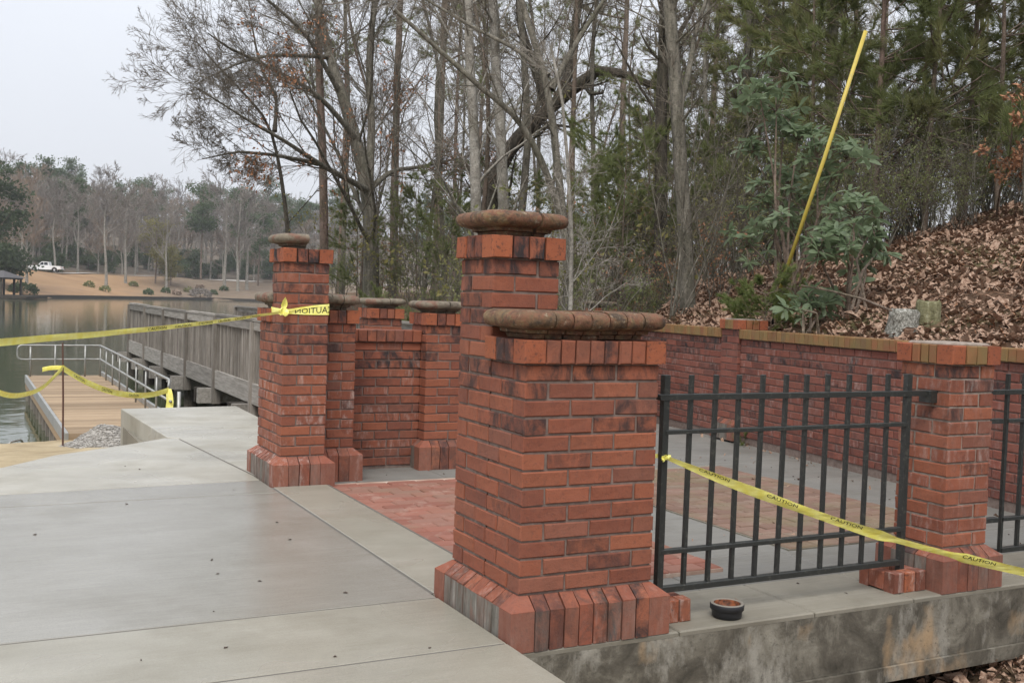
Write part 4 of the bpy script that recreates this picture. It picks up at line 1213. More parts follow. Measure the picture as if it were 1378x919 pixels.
# ------------------------------------------------------------------ near trees with their own shapes
def hero(name, label, seed, D, stems, levels, bark_m, twig_m, rmin=.0045, leaf=None, group=None, extra=None):
    """stems given in photo pixels at depth D: [(pixel points (x,y,depth offset), radius0, radius1)]"""
    base = None; S = []
    for pts, r0, r1 in stems:
        W = [at(px, py, D + dd) for px, py, dd in pts]
        if base is None:
            g = hz(W[0].x, W[0].y); base = Vector((W[0].x, W[0].y, g))
            W[0] = Vector((W[0].x, W[0].y, g - .3))
        if S:                                   # limbs grow out of what is already there
            near = min((q for st in S for q in [Vector(x) for x in resample(st[0], 40)[0]]), key=lambda q: (q + base - W[0]).length)
            sh = near + base - W[0]; nW = len(W)
            W = [w + sh * (1 - i / nW) for i, w in enumerate(W)]
        S.append(([w - base for w in W], r0, r1))
    me = bare_meshes(seed, S, levels, bark_m, twig_m, rmin, leaf)
    return place_tree(name, me, base, 0, 1.0, label, 'tree', group)
lv_over = [(11, .22, 1.0, (.35, .95), .46, .30, 8, .08, .03), (9, .1, 1.0, (.3, .8), .5, .42, 6, .09, .02), (8, .1, 1.0, (.3, .8), .5, .5, 5, .10, .01), (5, .15, 1.0, (.3, .8), .55, .6, 4, .10, .0)]
hero('beech_tree', 'many-stemmed bare tree with rusty dead leaves and limbs reaching left over the lake', 21, 27,
     [([(500, 400, 0), (500, 300, 0), (497, 262, 0), (478, 180, 0), (455, 118, .5), (430, 40, 1), (415, -60, 1.5)], .23, .08),
      ([(497, 262, 0), (470, 246, -1), (430, 225, -2), (380, 190, -3.5), (330, 165, -4.6), (300, 140, -5), (270, 120, -5.5)], .085, .012),
      ([(430, 225, -2), (370, 212, -3), (320, 205, -4), (275, 215, -5)], .055, .01),
      ([(400, 60, 0), (330, 60, -2), (290, 80, -3.2), (260, 105, -4.2)], .06, .01),
      ([(480, 190, 0), (430, 130, -1), (370, 95, -2), (300, 60, -3.5), (280, 45, -4.5)], .075, .012),
      ([(455, 118, 0), (410, 40, -1), (350, -10, -2), (300, -50, -3)], .07, .02),
      ([(500, 262, 0), (505, 170, 1), (500, 80, 1.5), (512, -40, 2)], .12, .06),
      ([(500, 258, 0), (530, 230, 1), (570, 225, 2), (640, 205, 3)], .08, .02)],
     lv_over, 'bark_olive', 'twig', .0042, (2600, .085, 'dry_leaf'))
hero('leaning_tree', 'dark slender bare tree leaning left over the lake', 22, 31,
     [([(395, 405, 0), (388, 300, 0), (380, 235, 0), (368, 165, -.5), (350, 150, -1), (320, 120, -1.5), (262, 60, -2)], .10, .015),
      ([(368, 165, 0), (372, 120, .5), (350, 90, .5), (335, 20, 1)], .06, .02)],
     lv_over[:3], 'bark_dark', 'twig', .005)
hero('straight_pine', 'tall straight reddish pine trunk left of the many-stemmed tree', 23, 29,
     [([(436, 405, 0), (437, 300, 0), (435, 200, 0), (432, 80, 0), (430, -120, 0)], .13, .09)],
     [(10, .7, 1.0, (.8, 1.4), .12, .3, 6, .1, .03), (6, .1, 1, (.4, 1), .5, .5, 5, .12, .02), (5, .1, 1, (.4, 1), .5, .5, 4, .14, .02)], 'bark_pine', 'twig', .005)
hero('straight_tree', 'straight brown trunk just right of the many-stemmed tree', 24, 33,
     [([(530, 400, 0), (530, 280, 0), (532, 150, 0), (537, 0, 0), (540, -120, 0)], .14, .08)], LV_SLIM, 'bark_brown', 'twig', .005)
hero('beech_tree', 'pale grey smooth trunk rising behind the top of the nearest pier', 25, 19,
     [([(641, 400, 0), (640, 285, 0), (637, 200, 0), (632, 100, 0), (628, -10, 0), (622, -140, 0)], .12, .07)], LV_SLIM, 'bark_grey', 'twig', .004)
hero('beech_tree', 'pale grey trunk second from the left behind the top of the nearest pier', 26, 20,
     [([(679, 400, 0), (678, 285, 0), (674, 200, 0), (668, 100, 0), (660, -10, 0), (655, -140, 0)], .125, .075)], LV_SLIM, 'bark_grey', 'twig', .004)
hero('crooked_tree', 'big black crooked tree with a heavy limb arching to the right', 27, 23,
     [([(652, 400, 0), (658, 285, 0), (664, 240, 0), (690, 190, 0), (724, 160, 0), (752, 135, 0), (775, 112, 0), (800, 97, 0)], .22, .13),
      ([(752, 135, 0), (770, 85, .5), (775, 20, 1), (790, -60, 1), (800, -160, 1)], .12, .06),
      ([(800, 97, 0), (830, 97, 0), (862, 110, 0), (895, 122, 0), (925, 118, .3)], .115, .05),
      ([(879, 115, 0), (888, 92, 0), (905, 60, 0), (930, 20, 0), (950, -30, 0)], .07, .03),
      ([(740, 150, 0), (720, 90, 0), (700, 30, 0), (705, -70, 0)], .11, .06),
      ([(785, 115, 0), (795, 132, -.3), (812, 128, -.5)], .05, .03)],
     [(8, .25, 1.0, (.5, 1.2), .32, .3, 7, .12, .05), (8, .15, 1.0, (.4, 1.0), .5, .5, 6, .12, .03), (7, .15, 1.0, (.4, 1.0), .5, .55, 5, .14, .02), (4, .2, 1, (.4, .9), .5, .6, 4, .14, .01)], 'bark_dark', 'twig', .0042)
hero('fork_tree', 'olive grey forked tree with a long limb slanting up to the left', 28, 15,
     [([(772, 420, 0), (764, 330, 0), (756, 270, 0), (748, 190, 0), (742, 110, 0), (715, 40, 0), (690, -60, 0)], .08, .04),
      ([(764, 300, 0), (735, 215, -.2), (700, 150, -.4), (650, 115, -.6), (590, 60, -.8), (530, 10, -1)], .055, .025),
      ([(744, 110, 0), (700, 72, .3), (640, 40, .5), (570, 0, .6)], .035, .018),
      ([(744, 120, 0), (775, 60, .2), (800, 20, .4), (840, -40, .6)], .05, .02)],
     [(9, .25, 1.0, (.5, 1.2), .28, .32, 7, .12, .05), (6, .15, 1.0, (.4, 1.0), .5, .5, 5, .12, .03), (5, .15, 1.0, (.4, 1.0), .5, .55, 4, .14, .02)], 'bark_olive', 'twig', .003)
hero('sapling', 'thin white lichened sapling right of the nearest pier', 29, 12,
     [([(768, 420, 0), (771, 330, 0), (765, 230, 0), (760, 140, 0), (745, 60, 0)], .034, .014)], LV_SLIM, 'bark_grey', 'twig_grey', .003)
hero('dark_tree', 'dark straight narrow trunk left of the thick brown trunk', 30, 17,
     [([(889, 395, 0), (889, 300, 0), (889, 200, 0), (892, 100, 0), (896, -10, 0), (898, -140, 0)], .115, .075)], LV_SLIM, 'bark_dark', 'twig', .004)
hero('brown_tree', 'thick brown trunk left of the green rhododendron', 31, 13.5,
     [([(927, 425, 0), (925, 380, 0), (922, 300, 0), (917, 200, 0), (912, 110, 0), (905, 0, 0), (898, -150, 0)], .10, .07),
      ([(915, 140, 0), (927, 100, .2), (935, 40, .3), (960, -30, .4)], .045, .02)],
     [(12, .45, 1.0, (.5, 1.2), .2, .28, 6, .12, .05), (6, .15, 1.0, (.4, 1.0), .5, .5, 5, .12, .03), (5, .15, 1.0, (.4, 1.0), .5, .55, 4, .14, .02)], 'bark_olive', 'twig', .0035)
hero('olive_tree', 'straight greenish trunk high above the rhododendron', 32, 21,
     [([(1122, 380, 0), (1119, 250, 0), (1117, 110, 0), (1118, 0, 0), (1120, -140, 0)], .135, .10)], LV_SLIM, 'bark_olive', 'twig', .005)
hero('slim_tree', 'slim grey trunk between the brown trunk and the rhododendron', 33, 18,
     [([(962, 395, 0), (955, 280, 0), (948, 180, 0), (944, 90, 0), (948, -60, 0)], .05, .03)], LV_SLIM, 'bark_grey', 'twig', .004)
hero('slim_tree', 'slim grey trunk rising directly behind the rhododendron', 34, 19,
     [([(1008, 390, 0), (1000, 280, 0), (1003, 150, 0), (1010, 0, 0), (1015, -100, 0)], .09, .06)], LV_SLIM, 'bark_olive', 'twig', .004)

# ------------------------------------------------------------------ pines
def pine_meshes(seed, H, r, crown0, blen, nbr, tufts, mat, bark_m, nl=.15, nw=.0035, M_=16, up=.05, clear=True):
    rng = np.random.default_rng(seed)
    P = paths(rng, np.zeros((1, 3)) + np.array([0, 0, -.3]), np.array([[0, 0, 1.0]]), np.array([H + .3]), 18, .012, .05)
    Rd = np.linspace(r, r * .18, 18)[None]
    tr = [tubes(P, Rd, 8)]
    B1 = sprout(rng, P, Rd, np.array([blen / .55]), nbr, crown0, .99, (1.0, 1.5), .62, .4, 7, .07, up, .006)
    B2 = sprout(rng, *B1, 5, .3, 1.0, (.4, .9), .42, .55, 5, .09, .05, .004)
    tr.append(tubes(B1[0], B1[1], 4)); tr.append(tubes(B2[0], B2[1], 3))
    pts, dr = [], []
    for Q, n0 in ((B1[0], .35), (B2[0], .3)):
        m = Q.shape[1]; k = int(tufts * (.35 if Q is B1[0] else .65))
        ii = rng.integers(0, len(Q), k); t = np.maximum(n0, rng.beta(2.2, 1.0, k)) * (m - 1.001); a = t.astype(int); w = (t - a)[:, None]
        pts.append(Q[ii, a] * (1 - w) + Q[ii, a + 1] * w); dr.append(unit(Q[ii, a + 1] - Q[ii, a]))
    V, F = needles(rng, np.concatenate(pts), np.concatenate(dr), M_, nl, nw, .42)
    vt, ft = join(tr)
    return mesh_np('trunk', vt, [ft], bark_m, True), mesh_np('crown', V, [F], mat)
YP = [pine_meshes(41, 6.5, .045, .06, 1.9, 54, 2600, 'needle', 'bark_brown', .19, .0048, 18),
      pine_meshes(42, 8.0, .052, .08, 2.1, 60, 2700, 'needle_olive', 'bark_pine', .19, .0048, 18),
      pine_meshes(43, 5.0, .035, .03, 1.6, 46, 2000, 'needle', 'bark_brown', .18, .0046, 18)]
TP = [pine_meshes(44, 20, .125, .42, 3.4, 44, 1700, 'needle', 'bark_pine', .30, .008, 14),
      pine_meshes(45, 22, .14, .36, 3.4, 46, 1800, 'needle_olive', 'bark_brown', .30, .008, 14)]
def ground_at(px, D):
    g = at(px, 400, D); return Vector((g.x, g.y, hz(g.x, g.y)))
pines = [(1240, 15.2, 0, 1.05, 'young long-needled pine right of the yellow tube, in front of the others'),
         (1172, 15.8, 1, 1.05, 'young pine with reddish trunk just right of the yellow tube'),
         (1335, 14.6, 2, 1.25, 'bushy young pine near the right edge above the leaf bank'),
         (1290, 17.5, 1, 1.1, 'olive young pine set back in the gap between the two right-hand front pines'), (1395, 16.0, 0, 1.15, 'young pine cut by the right picture edge above the rusty shrub'), (1085, 16.5, 2, 1.2, 'bushy young pine directly behind the tall rhododendron'), (1130, 19.5, 1, 1.1, 'olive young pine farther back, just right of the tall rhododendron'),
         (1440, 16.5, 1, 1.1, 'olive young pine mostly beyond the right picture edge'), (1040, 21, 1, 1.0, 'olive young pine far back behind the top of the tall rhododendron'), (985, 23, 0, 1.0, 'green young pine far back between the thick brown trunk and the rhododendron')]
for i, (px, D, kd, sc, lb) in enumerate(pines):
    place_tree('young_pine', YP[kd], ground_at(px, D), i * 2.1, sc, lb or 'feathery young pine among the crowded evergreens on the right hillside', 'tree', None if lb else 'young pines on the hillside')
low_p = [(835, 17, 2, .62), (865, 20, 0, .6), (800, 19, 2, .6), (900, 23, 1, .6), (960, 18, 2, .55), (600, 24, 2, .55), (560, 27, 0, .5), (480, 30, 2, .6), (630, 29, 0, .55), (700, 25, 2, .6), (520, 22, 2, .45), (575, 20, 2, .4)]
for i, (px, D, kd, sc) in enumerate(low_p):
    place_tree('pine_sapling', YP[kd], ground_at(px, D), i * 1.7, sc, 'small feathery pine sapling in the undergrowth beyond the brick piers', 'tree', 'pine saplings in the undergrowth')
tall_p = [(455, 42), (585, 38), (610, 52), (830, 34), (945, 40), (1060, 38), (1180, 46), (640, 60), (760, 58), (890, 56)]
for i, (px, D) in enumerate(tall_p):
    place_tree('tall_pine', TP[i % 2], ground_at(px, D), i * 1.3, .85 + .3 * ((i * 37) % 10) / 10, 'tall bare-stemmed pine deep in the wood behind the plaza', 'tree', 'tall pines deep in the wood')
# generic slim bare trees filling the wood
GB = []
for s_ in range(5):
    rng = np.random.default_rng(60 + s_); H = 11 + s_ * 1.5
    pts = [(0, 0, -.4)] + [(rng.normal(0, .12) * q + rng.normal(0, .1), rng.normal(0, .12) * q, H * q / 5) for q in range(1, 6)]
    GB.append(bare_meshes(70 + s_, [(pts, .05 + .011 * s_, .014)], [(18, .22, 1.0, (.4, 1.1), .24, .34, 6, .11, .07), (7, .15, 1.0, (.4, 1.0), .5, .5, 5, .12, .04), (6, .15, 1.0, (.4, 1.0), .55, .6, 4, .14, .02), (3, .2, 1.0, (.4, 1.0), .6, .7, 4, .14, .01)], ('bark_brown', 'bark_olive', 'bark_brown', 'bark_olive', 'bark_olive')[s_], ('twig_grey', 'twig', 'twig', 'twig_grey', 'twig')[s_], .004))
rr = random.Random(5)
n_g = 0
for px in list(range(455, 1420, 23)):
    D = rr.choice((21, 23, 26, 30, 34, 38, 44, 50)) + rr.uniform(-1.5, 1.5)
    px2 = px + rr.uniform(-8, 8)
    if px2 < 520 and D < 30: D += 14
    if px2 > 980 and rr.random() < .5: continue
    g = ground_at(px2, D)
    if g.z < -.7: continue
    i = rr.randrange(5)
    place_tree('bare_tree', GB[i], g, rr.uniform(0, 6.28), rr.uniform(.7, 1.25), 'slender leafless tree among many in the wood behind the brick walls', 'tree', 'slender bare trees in the wood'); n_g += 1
# undergrowth shrubs
def shrub_meshes(seed, H, nst, leaf):
    rng = np.random.default_rng(seed)
    P0 = np.concatenate([rng.normal(0, .12, (nst, 2)), np.full((nst, 1), -.05)], 1)
    D0 = unit(np.concatenate([rng.normal(0, .38, (nst, 2)), np.ones((nst, 1))], 1))
    L = H * rng.uniform(.6, 1.1, nst)
    P = paths(rng, P0, D0, L, 8, .08, .03); Rd = np.linspace(.010, .0035, 8)[None] * rng.uniform(.6, 1.2, (nst, 1))
    A = [tubes(P, Rd, 5)]
    B = sprout(rng, P, Rd, L, 7, .2, 1, (.4, 1.0), .4, .5, 6, .12, .03, .003); C_ = sprout(rng, *B, 6, .15, 1, (.4, 1.0), .5, .55, 5, .13, .01, .0026)
    A += [tubes(B[0], B[1], 3)]; T = [tubes(C_[0], C_[1], 3)]
    v, f = join(A); v2, f2 = join(T); lf = None
    if leaf:
        q = C_[0].reshape(-1, 3); pos = q[rng.integers(0, len(q), leaf[0])] + rng.normal(0, .02, (leaf[0], 3))
        V, F = cards(rng, pos, leaf[1], .5); lf = mesh_np('leaves', V, [F], leaf[2])
    return mesh_np('stems', v, [f], 'bark_olive', True), mesh_np('twigs', v2, [f2], 'twig', True), lf
SH = [shrub_meshes(80, 2.6, 9, None), shrub_meshes(81, 2.2, 10, (900, .06, 'needle_olive')), shrub_meshes(82, 3.2, 8, (500, .07, 'leaf_yellow')), shrub_meshes(83, 2.0, 11, (260, .075, 'dry_leaf')), shrub_meshes(84, 2.4, 10, (1500, .05, 'needle'))]
for q in range(86):
    px = 450 + (q * 11.3) % 960 + rr.uniform(-6, 6); D = rr.choice((12.5, 14, 16, 18, 21, 24, 28)) + rr.uniform(-1, 1)
    if px < 640: D = rr.uniform(16, 34)
    g = ground_at(px, D)
    if g.z < -.75: continue
    if 940 < px and D < 17: D += 5.5; g = ground_at(px, D)
    if 815 < px < 905 and D < 17.5: D += 6; g = ground_at(px, D)
    place_tree('undergrowth_shrub', SH[rr.choice((0, 0, 1, 2, 3, 4, 4, 1))], g, rr.uniform(0, 6.28), rr.uniform(.7, 1.3), 'wiry shrub in the tangled undergrowth of the wood', 'shrub', 'undergrowth shrubs in the wood', ('stems', 'twigs', 'leaves'))
for q in range(14):
    px = 862 + q * 11 + rr.uniform(-5, 5); g = ground_at(px, rr.uniform(13.0, 17.5))
    place_tree('undergrowth_shrub', SH[rr.choice((0, 1, 2, 0, 3))], g, rr.uniform(0, 6.28), rr.uniform(.4, .75), 'wiry shrub in the tangled undergrowth of the wood', 'shrub', 'undergrowth shrubs in the wood', ('stems', 'twigs', 'leaves'))
for q in range(16):
    px = 1120 + q * 17.5 + rr.uniform(-8, 8); g = ground_at(px, rr.uniform(13.8, 16.5))
    place_tree('undergrowth_shrub', SH[rr.choice((0, 1, 4, 4, 3))], g, rr.uniform(0, 6.28), rr.uniform(.45, .8), 'wiry shrub in the tangled undergrowth of the wood', 'shrub', 'undergrowth shrubs in the wood', ('stems', 'twigs', 'leaves'))
g = ground_at(1388, 13.0)
place_tree('rusty_shrub', shrub_meshes(88, 1.5, 10, (2200, .07, 'dry_leaf')), g, 0, 1.0, 'shrub with rusty orange leaves at the right picture edge', 'shrub', None, ('stems', 'twigs', 'leaves'))

# ------------------------------------------------------------------ rhododendron: whorls of long leaves on stems
def whorl_mesh(seed, n=9, L=.138, W=.046):
    rng = random.Random(seed); V, F = [], []
    for i in range(n):
        az = 2 * PI * i / n + rng.uniform(-.25, .25); el = rng.uniform(-.75, .35) if i < n - 2 else rng.uniform(.5, 1.0); ln = L * rng.uniform(.75, 1.2)
        d = Vector((math.cos(az) * math.cos(el), math.sin(az) * math.cos(el), math.sin(el))); s = d.cross(UP).normalized(); nn = s.cross(d)
        i0 = len(V)
        for t, w in ((.06, .12), (.3, .72), (.6, 1.0), (.85, .7), (1.0, .06)):
            c = d * ln * t + nn * (-.18 * ln * t * t) ; hw = W * .5 * w
            V += [c - s * hw + nn * hw * .35, c, c + s * hw + nn * hw * .35]
        for a in range(4):
            for q in (0, 1): F.append((i0 + a * 3 + q, i0 + a * 3 + q + 1, i0 + a * 3 + q + 4, i0 + a * 3 + q + 3))
    return mesh_from('leaf_whorl', V, F, 'rhodo', True)
WH = [whorl_mesh(s_) for s_ in range(6)]
def rhodo(label, D, clumps, base_px, sd):
    """clumps: (px, py, radius px, number of whorls)"""
    rng = random.Random(sd); g = ground_at(base_px, D)
    t = thing('rhododendron', label, 'shrub', g)
    stems = MB()
    for px, py, rad, n in clumps:
        c = at(px, py, D + rng.uniform(-.5, .6)) - g
        root = Vector((rng.uniform(-.12, .12), rng.uniform(-.12, .12), -.1))
        mid_ = root.lerp(c, .5) + Vector((rng.uniform(-.15, .15), rng.uniform(-.15, .15), .15))
        stems.tube([root, root.lerp(mid_, .5), mid_, mid_.lerp(c, .6), c], [.017, .015, .012, .009, .006], 5, False)
        rm = rad * D / FPX
        for i in range(int(n * 1.15)):
            off = Vector((rng.gauss(0, .55), rng.gauss(0, .55), rng.gauss(0, .5))) * rm
            p = c + off
            stems.tube([c - Vector((0, 0, rm * .4)), c.lerp(p, .6), p], [.006, .005, .004], 4, False)
            tilt = Vector((off.x, off.y, abs(off.z) * .3 + rm * .7)).normalized()
            q = tilt.to_track_quat('Z', 'Y').to_euler()
            obj('leaf_whorl', WH[rng.randrange(6)], t, p, rot=(q.x, q.y, rng.uniform(0, 6.28)), scale=rng.uniform(.8, 1.2))
    stems.build('stems', 'bark_brown', t)
rhodo('tall rhododendron with whorled grey green leaves behind the yellow tube', 12.1,
      [(1020, 115, 30, 13), (1045, 140, 26, 10), (1055, 165, 22, 8), (1012, 200, 20, 8), (1075, 180, 24, 8), (1100, 205, 24, 8), (1140, 205, 24, 9), (1060, 240, 26, 10), (1035, 270, 26, 9),
       (1085, 270, 28, 10), (1040, 300, 24, 8), (1005, 325, 22, 9), (1120, 235, 22, 7), (1070, 310, 24, 7)], 1062, 3)
rhodo('lower rhododendron with bright whorled leaves right of the yellow tube', 10.4,
      [(1150, 280, 26, 12), (1175, 305, 24, 9), (1125, 310, 26, 9), (1100, 335, 22, 8), (1165, 350, 24, 9), (1140, 330, 24, 7), (1185, 335, 18, 5)], 1148, 4)
rhodo('low rhododendron sprawling at the foot of the yellow tube', 9.9, [(1080, 404, 20, 7), (1103, 412, 18, 6), (1066, 414, 12, 3), (1118, 400, 14, 3)], 1092, 5)
jm = pine_meshes(90, .8, .012, .02, .55, 34, 1300, 'juniper', 'bark_brown', .08, .0036, 16)
for px, sc, lb in ((1005, .9, 'small lime green feathery conifer left of the yellow tube'), (1032, .75, 'small dull green feathery conifer at the foot of the yellow tube')):
    place_tree('small_conifer', jm, ground_at(px, 10.6), px, sc, lb, 'shrub')

# ------------------------------------------------------------------ stumps, fallen branch, leaf litter
def stump(label, px, D, r, h, mat, lump):
    g = ground_at(px, D); rng = random.Random(px); b = MB(); prof = []
    n = 18; V, F = [], []
    for q, z in enumerate((-.25, 0, h * .3, h * .6, h * .9, h)):
        for a in range(n):
            an = 2 * PI * a / n; rad = r * (1.12 if z <= 0 else 1.0) * (1 + lump * (math.sin(an * 3 + q) * .5 + rng.uniform(-.6, .6)))
            if q == 5: rad *= .9
            V.append((rad * math.cos(an), rad * math.sin(an), z + (rng.uniform(-.02, .02) if q > 3 else 0)))
    for q in range(5):
        for a in range(n): F.append((q * n + a, q * n + (a + 1) % n, (q + 1) * n + (a + 1) % n, (q + 1) * n + a))
    F.append(tuple(5 * n + a for a in range(n)))
    return tag(obj('tree_stump', mesh_from('tree_stump', V, F, mat, True), None, g), label, 'stump')
stump('short stump crusted with white lichen behind the long wall', 1217, 9.15, .13, .19, 'lichen', .14)
stump('short mossy smooth-sided stump behind the long wall', 1250, 9.2, .105, .19, 'stump_wood', .03)
pts = [at(1078, 384, 10.0), at(1120, 392, 9.8), at(1160, 402, 9.4), at(1200, 418, 8.9)]
tag(MB().tube([p for p in pts], [.006, .010, .012, .008], 6).build('fallen_branch', 'bark_brown'), 'thin fallen branch lying across the leafy bank left of the stumps', 'branch')
rng = np.random.default_rng(5)
N = 62000
s_ = rng.beta(1.0, 2.2, N) * 13; yy = rng.uniform(-2.5, 11, N)
xx = edge_x(yy) + s_ + .03
keep = (wob(s_, yy, 1.9) + rng.normal(0, .8, N)) > -1.0
s_, yy, xx = s_[keep], yy[keep], xx[keep]; N = len(s_)
pos = np.stack([xx, yy, hill_h(s_, yy) + rng.uniform(.0, .05, N)], -1)
def litter(rng, pos, size):
    N = len(pos); a = rng.uniform(0, 2 * PI, N); tl = rng.normal(0, .6, (N, 2))
    d = np.stack([np.cos(a), np.sin(a), tl[:, 0]], -1); s = np.stack([-np.sin(a), np.cos(a), tl[:, 1]], -1)
    sz = size * np.exp(rng.normal(-.1, .42, (N, 1))); up_ = np.array([0, 0, 1.0])
    V = np.stack([pos - d * sz * .55, pos - s * sz * .33 + up_ * sz * .2, pos + d * sz * .55, pos + s * sz * .33 + up_ * sz * .2], 1).reshape(-1, 3)
    i = np.arange(N) * 4
    return V, np.concatenate([np.stack([i, i + 1, i + 2], -1), np.stack([i, i + 2, i + 3], -1)])
V, F = litter(rng, pos, .05)
n2 = 9000; a2 = rng.uniform(0, 2 * PI, n2); y2 = rng.uniform(-2.5, 11, n2); s2 = rng.beta(1, 2, n2) * 12
p2_ = np.stack([edge_x(y2) + s2 + .05, y2, hill_h(s2, y2) + rng.uniform(.02, .06, n2)], -1)
d2 = np.stack([np.cos(a2), np.sin(a2), rng.normal(0, .15, n2)], -1) * rng.uniform(.06, .2, (n2, 1)); w2 = np.stack([-np.sin(a2), np.cos(a2), np.zeros(n2)], -1) * .0035
V2 = np.stack([p2_ - d2 - w2, p2_ - d2 + w2, p2_ + d2 + w2, p2_ + d2 - w2], 1).reshape(-1, 3); F2 = np.arange(n2 * 4).reshape(-1, 4)
o = obj('pine_straw', mesh_np('pine_straw', V2, [F2], 'dry_leaf')); o['kind'] = 'stuff'; tag(o, 'pine straw and twigs mixed through the leaves on the bank', 'pine straw')
o = obj('leaf_litter', mesh_np('leaf_litter', V, [F], 'litter')); o['kind'] = 'stuff'; tag(o, 'brown fallen leaves covering the bank above the long wall', 'leaf litter')
N = 3200
pos = np.stack([rng.uniform(1.9, 4.2, N), rng.uniform(-1.3, .12, N), np.zeros(N)], -1); pos[:, 2] = ground_h(pos[:, 0], pos[:, 1]) + rng.uniform(.0, .06, N)
V, F = litter(rng, pos, .045)
o = obj('leaf_litter', mesh_np('leaf_litter', V, [F], 'litter')); o['kind'] = 'stuff'; tag(o, 'brown leaves heaped under the concrete ledge in the lower right corner', 'leaf litter')
N = 160
pos = np.stack([rng.uniform(1.2, 4.3, N), rng.uniform(.1, 6, N), np.full(N, .006)], -1); pos[:, 0] = np.where(rng.random(N) < .6, wall_x(pos[:, 1]) - rng.exponential(.08, N) - .02, pos[:, 0]); pos[:, 1] = np.maximum(pos[:, 1], .1)
V, F = litter(rng, pos, .028)
o = obj('leaf_litter', mesh_np('leaf_litter', V, [F], 'litter')); o['kind'] = 'stuff'; tag(o, 'few small dry leaves blown along the foot of the long wall', 'leaf litter')

# ------------------------------------------------------------------ far shore
def shore_pt(t, e, dz=0.0):
    D = float(shore_depth(t)) + e; X = t * D
    x, y = CAM.x + RIGHT.x * X + FWD.x * D, CAM.y + RIGHT.y * X + FWD.y * D
    return Vector((x, y, float(ground_h(x, y)) + dz))
def far_px(px, e): return shore_pt((px - 689) / FPX, e)
ts = np.linspace(-.56, .1, 60)
b = MB(); V, F = [], []
for i, t in enumerate(ts):
    p = shore_pt(t, 0); q = shore_pt(t, .5)
    V += [(p.x, p.y, -1.2), (p.x, p.y, -.42), (q.x, q.y, -.42), (q.x, q.y, -1.2)]
    if i: F += [((i - 1) * 4 + a, i * 4 + a, i * 4 + a + 1, (i - 1) * 4 + a + 1) for a in range(3)]
M['bulkhead'] = NM('bulkhead', .9).col((.055, .048, .042)).m
tag(obj('sea_wall', mesh_from('sea_wall', V, F, 'bulkhead')), 'low dark timber bulkhead along the far shore of the lake', 'wall')
V, F = [], []
for i, t in enumerate(ts):
    for e in (38.5, 43.5):
        p = shore_pt(t, e, .12); V.append(tuple(p))
    if i: F.append((2 * i - 2, 2 * i, 2 * i + 1, 2 * i - 1))
struct('road', mesh_from('road', V, F, 'road'))

def far_bare(seed, H, mat, tw=.045):
    rng = np.random.default_rng(seed)
    pts = [(0, 0, -.5), (0, 0, H * .2), (rng.normal(0, .3), rng.normal(0, .3), H * .5), (rng.normal(0, .5), rng.normal(0, .5), H * .75), (rng.normal(0, .6), rng.normal(0, .6), H)]
    return bare_meshes(seed, [(pts, H * .017, .04)], [(13, .28, 1.0, (.4, 1.0), .48, .4, 6, .08, .06), (8, .15, 1.0, (.35, .9), .5, .5, 5, .1, .04), (8, .1, 1.0, (.35, .9), .5, .6, 4, .12, .02)], 'bark_grey', mat, tw)
def far_pine(seed, H, c0, spread, mat, n=2600, size=.5, nclump=34):
    rng = np.random.default_rng(seed)
    P = paths(rng, np.array([[0, 0, -.5]]), np.array([[0, 0, 1.0]]), np.array([H]), 12, .015, .05); Rd = np.linspace(H * .014, .08, 12)[None]
    B = sprout(rng, P, Rd, np.array([spread / .6]), 22, c0, 1.0, (.9, 1.4), .62, .4, 5, .08, .08, .05)
    v, f = join([tubes(P, Rd, 6), tubes(B[0], B[1], 4)])
    ends = B[0][:, 2:, :].reshape(-1, 3); cen = np.concatenate([ends[rng.integers(0, len(ends), nclump)], P[0, -3:]])
    ci = rng.integers(0, len(cen), n)
    pos = cen[ci] + rng.normal(0, 1, (n, 3)) * np.array([.85, .85, .5]) * (spread * .2)
    V, F = cards(rng, pos, size, .7)
    return mesh_np('trunk', v, [f], 'bark_brown', True), mesh_np('crown', V, [F], mat)
FB = [far_bare(101, 16, 'twig_far'), far_bare(102, 18, 'twig_far'), far_bare(103, 15, 'twig_far_warm'), far_bare(104, 20, 'twig_far'), far_bare(105, 17, 'twig_far_warm')]
FP = [far_pine(111, 21, .5, 5.0, 'needle_far'), far_pine(112, 23, .45, 4.5, 'needle_far'), far_pine(113, 18, .35, 4.5, 'needle_far')]
FD = far_pine(114, 17, .10, 5.5, 'needle_dark', 4200, .55, 60)
FY = far_pine(115, 12.5, .15, 4.2, 'leaf_yellow', 3600, .38, 60)
UN = far_pine(116, 6, .08, 3.0, 'needle_far', 1500, .4, 40)
place_tree('dark_pine', FD, far_px(-6, 14), 0, 1.0, 'dark green full pine at the left picture edge on the far lawn', 'tree')
place_tree('yellow_tree', FY, far_px(207, 26), .4, 1.0, 'yellow green leafy tree on the far bank', 'tree')
place_tree('yellow_tree', FY, far_px(228, 24), 2.4, .62, 'small olive tree beside the yellow green tree on the far bank', 'tree')
for px, e, kd, sc, lb in ((34, 20, 2, 1.0, 'pale bare tree left of the white pickup on the far lawn'), (141, 18, 1, 1.0, 'bare grey tree standing alone right of the white pickup on the far lawn'),
                          (167, 24, 0, 1.05, 'second bare grey tree right of the white pickup'), (222, 16, 3, .8, 'bare tree in front of the yellow green tree on the far bank'),
                          (300, 20, 3, 1.1, 'tall leaning bare trunk on the far bank behind the boardwalk end'), (318, 14, 0, 1.2, 'tall grey bare tree near the right end of the far shore'), (330, 18, 1, 1.15, 'tall bare tree nearest the gate pier on the far shore')):
    place_tree('shore_tree', FB[kd], far_px(px, e), px, sc, lb, 'tree')
